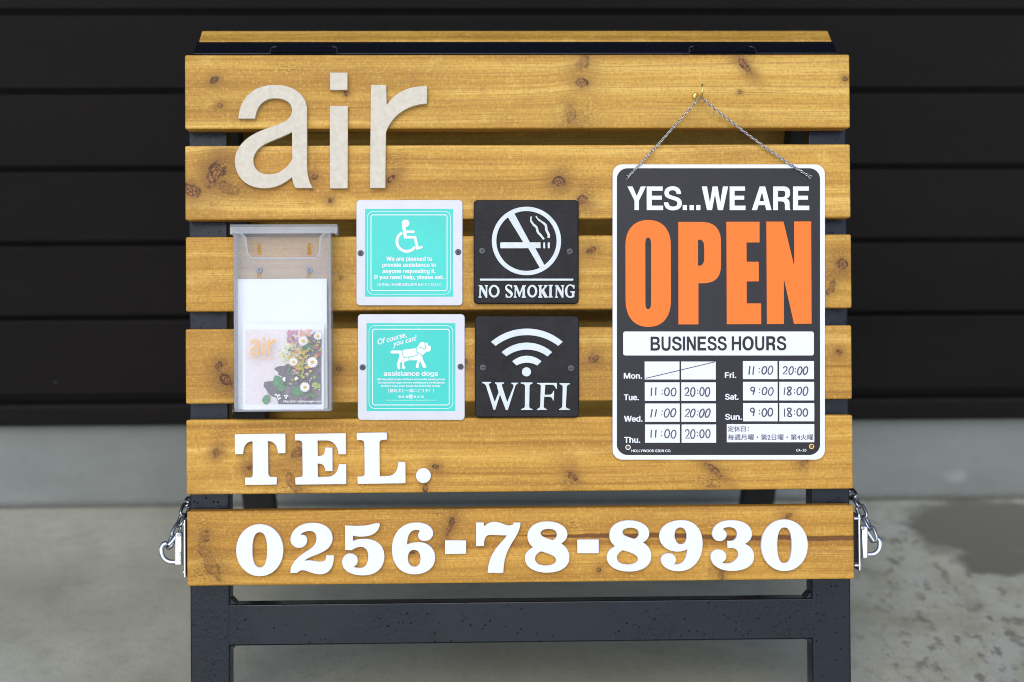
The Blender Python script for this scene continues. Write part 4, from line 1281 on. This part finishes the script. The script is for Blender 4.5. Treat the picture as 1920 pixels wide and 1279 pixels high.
for x, y in holes[2:]:
    part('eyelet', solid([ell(x, y, 5.0, 5.0, 22), ell(x, y, 3.3, 3.3, 22)], W + 0.0001, 0.0007, 0.0002, 1), M['brass'] if x > 1400 else M['chrome'], t)

# hook, and the chain it carries
hk = onb(1304.5, 180.5, 0)
bm = bmesh.new()
disc(bm, (hk.x, hk.y, 0.0003), 0.0042, 0.0030, 20, 0.0016)
tube(bm, [(hk.x, hk.y, 0.002), (hk.x + .0004, hk.y, 0.009), (hk.x + .001, hk.y - 0.0015, 0.0125), (hk.x + .0022, hk.y - 0.0048, 0.0150), (hk.x + .0034, hk.y - 0.0052, 0.0185), (hk.x + .0042, hk.y - 0.0020, 0.0220), (hk.x + .0045, hk.y + 0.004, 0.0232), (hk.x + .0044, hk.y + 0.0105, 0.0236)], [.0017, .0017, .0017, .0017, .0017, .0016, .0014, .0010], 12)
single('cup_hook', bm_mesh(bm, smooth=True), M['brass'], 'small brass cup hook screwed into the top slat', 'hook')
bm = bmesh.new()
apex = Vector((hk.x + 0.0030, hk.y - 0.0030, 0.0165))
for (hx, hy), bow in ((holes[0], 0.0012), (holes[1], 0.0028)):
    e = onb(hx, hy, W + 0.0022)
    L = (e - apex).length
    n = int(L / 0.0037)
    prev = None
    pts = []
    for i in range(n + 1):
        f = i / n
        p = apex.lerp(e, f)
        p.y -= bow * 4 * f * (1 - f)
        p.z -= 0.004 * math.sin(math.pi * f)
        p.z = max(p.z, 0.0030)
        pts.append(p)
    for i in range(n):
        d = pts[i + 1] - pts[i]
        ang = R(48) * (1 if i % 2 == 0 else -1)
        nrm = Vector((-d.y, d.x, 0)).normalized()
        side = nrm * math.cos(ang) + Vector((0, 0, 1)) * math.sin(ang)
        torus_link(bm, (pts[i] + pts[i + 1]) / 2, d, side, 0.0058, 0.0040, 0.00066, 12, 6)
    # last link passed through the hole
    torus_link(bm, e + Vector((0, 0.0004, -0.0016)), Vector((0.3, 0.6, 0.8)), Vector((1, -0.4, 0.2)), 0.0066, 0.0054, 0.0007, 16, 6)
single('hanging_chain', bm_mesh(bm, smooth=True), M['bright_chain'], 'thin twisted silver chain hanging the OPEN sign from the brass hook', 'chain')

# ------------------------------------------------------------------ brochure holder and what is in it
t = thing('brochure_holder', tuple(onb(531, 772, 0)), 'clear plastic brochure holder with a lid, screwed to the left of the slats', 'brochure holder')
BF = 0.034
a = onb(437.5, 436, BF)
b = onb(621.5, 771, BF)
xl, xr, yt, yb = a.x, b.x, a.y, b.y
th = 0.0022
keys = []
for x in (486, 580):
    c = onb(x, 469, 0.003)
    keys += [(c.x, c.y, 0.0032, 0.0017), (onb(x, 514, .003).x, onb(x, 514, .003).y, 0.0030, 0.0017)]
def plane_fill(loops, w0, T):
    """outline in board metres -> sheet of thickness T"""
    me = curve_fill([[(x * 1000, -y * 1000) for x, y in l] for l in loops], T * 500, 0)
    z0 = min(v.co.z for v in me.vertices)
    for v in me.vertices:
        v.co = (v.co.x / 1000, v.co.y / 1000, w0 + (v.co.z - z0) / 1000)
    return me
def keyhole(x, y, r, s):
    o = []
    for k_ in range(13):
        an = R(-235 + 290 * k_ / 12)
        o.append((x + r * math.cos(an), y - 0.002 + r * math.sin(an)))
    return [(x - s, y + 0.0075), (x - s, y + 0.001)] + [(px_, py_) for px_, py_ in o if True][:0] + [(x + r * math.cos(R(g)), y - 0.0025 + r * math.sin(R(g))) for g in range(130, 411, 20)] + [(x + s, y + 0.001), (x + s, y + 0.0075)]
def rr_m(x0, y0, x1, y1, r, n=5):
    return [(x, y) for x, y in rr(x0, y0, x1, y1, r, n)]
part('back_panel', plane_fill([rr_m(xl, yb, xr, yt + 0.006, 0.004)] + [keyhole(*k_) for k_ in keys], 0.0015, th), M['clear_back'], t)
# front with its thumb notch
c1, c2, c3 = onb(458, 436, BF), onb(468, 484.5, BF), onb(598, 484.5, BF)
c4 = onb(601, 436, BF)
fr_ = [(xl, yb + .003), (xl + .003, yb), (xr - .003, yb), (xr, yb + .003), (xr, yt), (c4.x + .006, yt), (c4.x, yt - .006), (c4.x - .0015, c3.y + .006), (c4.x - .006, c3.y),
       (c1.x + .008, c2.y), (c1.x + .0035, c2.y + .006), (c1.x + .001, yt - .006), (c1.x - .005, yt), (xl, yt)]
part('front_panel', plane_fill([fr_], BF - th, th), M['clear_front'], t)
bm = bmesh.new()
edge = [Vector((x, y, BF - th / 2)) for x, y in fr_[4:]]
tube(bm, edge, 0.0016, 8)
part('notch_rim', bm_mesh(bm, smooth=True), M['clear_edge'], t)
bm = bmesh.new()
box(bm, (xl, yb, 0.0038), (xl + th, yt, BF - th - 0.0001), 0.0004, 1)
box(bm, (xr - th, yb, 0.0038), (xr, yt, BF - th - 0.0001), 0.0004, 1)
box(bm, (xl + th + .0001, yb, 0.0038), (xr - th - .0001, yb + th, BF - th - 0.0001), 0.0004, 1)
part('side_walls', bm_mesh(bm), M['clear_edge'], t)
a, b = onb(431, 421, BF + .002), onb(632.5, 437.5, BF + .002)
bm = bmesh.new()
box(bm, (a.x, a.y - 0.0025, 0.002), (b.x, a.y, BF + .002), 0.0006, 1)
box(bm, (a.x, b.y, BF + .0003), (b.x, a.y - 0.0026, BF + .002), 0.0005, 1)
box(bm, (a.x, b.y, 0.010), (a.x + .0018, a.y - 0.0026, BF + .0002), 0.0004, 1)
box(bm, (b.x - .0018, b.y, 0.010), (b.x, a.y - 0.0026, BF + .0002), 0.0004, 1)
box(bm, (a.x, b.y - .001, 0.012), (a.x + .004, b.y + .003, BF + .0035), 0.0012, 2)
box(bm, (b.x - .004, b.y - .001, 0.012), (b.x, b.y + .003, BF + .0035), 0.0012, 2)
part('lid', bm_mesh(bm), M['clear_edge'], t)
for x in (486.5, 580.3):
    screw(x, 506.5, 0.0042, 0.0037, t, True, 0.7, 'zinc')

# blank sheets standing in the holder
a, b = onb(446.5, 523, 0.012), onb(613.5, 766, 0.012)
bm = bmesh.new()
for q in range(6):
    s = (q * 7 % 5 - 2) * 0.0002
    box(bm, (a.x + s, yb + th + .0002, 0.008 + q * 0.0008), (b.x + s, a.y - q * .0002, 0.0086 + q * 0.0008))
single('leaflet_stack', bm_mesh(bm), M['paper'], 'stack of plain white leaflets standing in the clear holder', 'leaflets')

# the card in front
cw_ = 0.0215
ct = thing('postcard', tuple(onb(531, 766, cw_)), 'white-edged card with flowers and orange air lettering, in the clear holder', 'card')
part('sheet', solid([rect(455.5, 607, 607.5, 769.0)], cw_ - 0.0015, 0.0015), M['paper'], ct)
z5 = lambda x, y: (340 + x / 3.197, 400 + y / 3.197)
C = {k_: simple('ink_' + k_, v, 0.35, mottle=0.08 if k_ in ('blush', 'petal') else 0.45, mscale=340) for k_, v in dict(
    blush=(0.80, 0.71, 0.71, 1), plum=(0.120, 0.100, 0.125, 1), bark=(0.20, 0.155, 0.16, 1), leaf=(0.06, 0.25, 0.08, 1), lime=(0.40, 0.50, 0.06, 1),
    petal=(0.83, 0.80, 0.78, 1), yolk=(0.80, 0.45, 0.03, 1), pink=(0.55, 0.22, 0.33, 1), peach=(0.75, 0.35, 0.22, 1), pale=(0.72, 0.74, 0.50, 1), rust=(0.42, 0.13, 0.14, 1)).items()}
pic = part('picture', flat([[z5(383, 697), z5(840, 697), z5(840, 1145), z5(383, 1145)]], cw_ + 0.0003), C['blush'], ct)
lay = cw_ + 0.0005
def blob(name, mat, cx, cy, rx_, ry_, n=26, amp=0.25, seed=0, rot=0.0):
    global lay
    rnd = random.Random(seed + cx * 3 + cy)
    ph = [rnd.uniform(0, 6.28) for _ in range(4)]
    o = []
    for k_ in range(n):
        a_ = 2 * math.pi * k_ / n
        m = 1 + amp * (0.5 * math.sin(3 * a_ + ph[0]) + 0.35 * math.sin(5 * a_ + ph[1]) + 0.3 * math.sin(8 * a_ + ph[2]))
        x, y = rx_ * m * math.cos(a_), ry_ * m * math.sin(a_)
        x, y = x * math.cos(rot) - y * math.sin(rot), x * math.sin(rot) + y * math.cos(rot)
        px_, py_ = min(max(cx + x, 383), 840), min(max(cy + y, 697), 1145)
        o.append(z5(px_, py_))
    lay += 0.00003
    return flat([o], lay)
PRINT = []
def many(name, mat, items):
    PRINT.append((C[mat], join([blob(name, mat, *i) for i in items])))
many('dark_foliage', 'plum', [(790, 960, 110, 190, 30, .18), (650, 1060, 130, 95, 30, .3), (625, 945, 55, 40, 30, .3), (795, 1110, 110, 50, 30, .1), (560, 1050, 45, 35, 24, .3), (800, 800, 60, 90, 24, .3)])
many('shadow_tones', 'bark', [(810, 1080, 40, 60, 20, .4), (700, 1110, 60, 30, 20, .4), (815, 900, 30, 60, 20, .4), (640, 1060, 40, 25, 20, .4)])
many('pale_bloom', 'pale', [(640, 840, 55, 55, 30, .25)])
rnd = random.Random(5)
many('pink_blossom', 'pink', [(rnd.uniform(640, 695), rnd.uniform(700, 775), 9, 9, 9, .3, q) for q in range(26)])
many('peach_blossom', 'peach', [(rnd.uniform(715, 775), rnd.uniform(698, 735), 8, 8, 9, .3, q) for q in range(18)] + [(rnd.uniform(660, 740), rnd.uniform(820, 870), 9, 8, 9, .3, q) for q in range(9)] + [(rnd.uniform(670, 700), rnd.uniform(925, 960), 9, 8, 9, .3, q) for q in range(5)])
many('rust_blossom', 'rust', [(rnd.uniform(795, 838), rnd.uniform(770, 860), 10, 9, 9, .3, q) for q in range(14)])
many('green_leaf', 'leaf', [(585, 1020, 28, 52, 20, .12, 0, -0.5), (705, 1062, 45, 30, 20, .15, 0, -0.6), (510, 1115, 22, 30, 20, .1, 0, 0.5), (760, 800, 25, 12, 14, .2, 0, -0.6), (770, 1090, 40, 12, 14, .2, 0, 0.2)])
many('lime_leaf', 'lime', [(rnd.uniform(790, 838), rnd.uniform(985, 1055), 9, 7, 8, .4, q) for q in range(14)] + [(rnd.uniform(740, 790), rnd.uniform(790, 830), 7, 7, 8, .4, q) for q in range(6)])
many('yellow_blossom', 'yolk', [(rnd.uniform(690, 745), rnd.uniform(880, 945), 8, 8, 8, .4, q) for q in range(14)])
def daisies(items):
    global lay
    pet, eye = [], []
    for cx, cy, r_, n_ in items:
        for k_ in range(n_):
            a_ = 2 * math.pi * k_ / n_ + cx
            pet.append(blob('', '', cx + r_ * .6 * math.cos(a_), cy + r_ * .6 * math.sin(a_), r_ * .46, r_ * .17, 10, 0.05, k_, a_))
        eye.append((cx, cy, r_ * .34, r_ * .30, 14, .05))
    PRINT.append((C['petal'], join(pet)))
    many('daisy_eyes', 'yolk', eye)
many('small_leaves', 'leaf', [(rnd.uniform(640, 835), rnd.uniform(760, 1000), rnd.uniform(6, 13), rnd.uniform(3, 6), 10, .2, q, rnd.uniform(0, 3)) for q in range(34)])
many('mid_tones', 'bark', [(rnd.uniform(660, 835), rnd.uniform(740, 1130), rnd.uniform(5, 14), rnd.uniform(3, 9), 10, .4, q, rnd.uniform(0, 3)) for q in range(46)])
many('golden_clusters', 'yolk', [(rnd.gauss(720, 42), rnd.gauss(890, 60), rnd.uniform(7, 12), rnd.uniform(6, 10), 9, .4, q) for q in range(40)])
many('fresh_leaves', 'lime', [(rnd.uniform(650, 835), rnd.uniform(740, 1080), rnd.uniform(6, 12), rnd.uniform(3, 6), 9, .3, q, rnd.uniform(0, 3)) for q in range(26)])
many('buds', 'yolk', [(rnd.uniform(680, 760), rnd.uniform(850, 960), 6, 5, 8, .4, q) for q in range(12)])
many('pale_buds', 'pale', [(rnd.uniform(690, 835), rnd.uniform(720, 1060), 5, 4, 8, .4, q) for q in range(22)])
daisies([(730, 765, 30, 14), (818, 735, 26, 13), (672, 890, 26, 13), (785, 893, 33, 15), (740, 1042, 30, 15)])
many('fallen_petals', 'petal', [(rnd.uniform(560, 640), rnd.uniform(1085, 1120), 6, 5, 8, .4, q) for q in range(12)] + [(615, 995, 10, 14, 9, .3), (690, 990, 12, 8, 9, .3)])
bm = bmesh.new()
mats = []
for m_, me_ in PRINT:
    if m_ not in mats:
        mats.append(m_)
    n0 = len(bm.faces)
    bm.from_mesh(me_)
    bm.faces.ensure_lookup_table()
    for f_ in bm.faces[n0:]:
        f_.material_index = mats.index(m_)
    bpy.data.meshes.remove(me_)
part('flower_print', bm_mesh(bm), mats, pic)
LT = lay + 0.0002
C['amber'] = simple('ink_amber', (0.80, 0.47, 0.16, 1), 0.4)
AK = dict(ox=340, oy=400, k=3.197)
air_small = []
for s in air.values():
    for l in [path(s, 420, 120, 4.8)]:
        air_small.append(flat([[(468.5 + (x - 441.5) / 360 * 48, 632.5 + (y - 138) / 217 * 34.5) for x, y in q] for q in l], LT))
part('lettering', join(air_small), C['amber'], pic)
part('lettering', text('hair lounge', *z5(412, 860), *z5(562, 880), LT, 0.0), C['amber'], pic)
part('lettering', text('http://air-hairlounge.com', *z5(612, 1120), *z5(836, 1137), LT, 0.15), M['print_white'], pic)

for o in list(bpy.data.objects):
    if 'off' in o:
        del o['off']
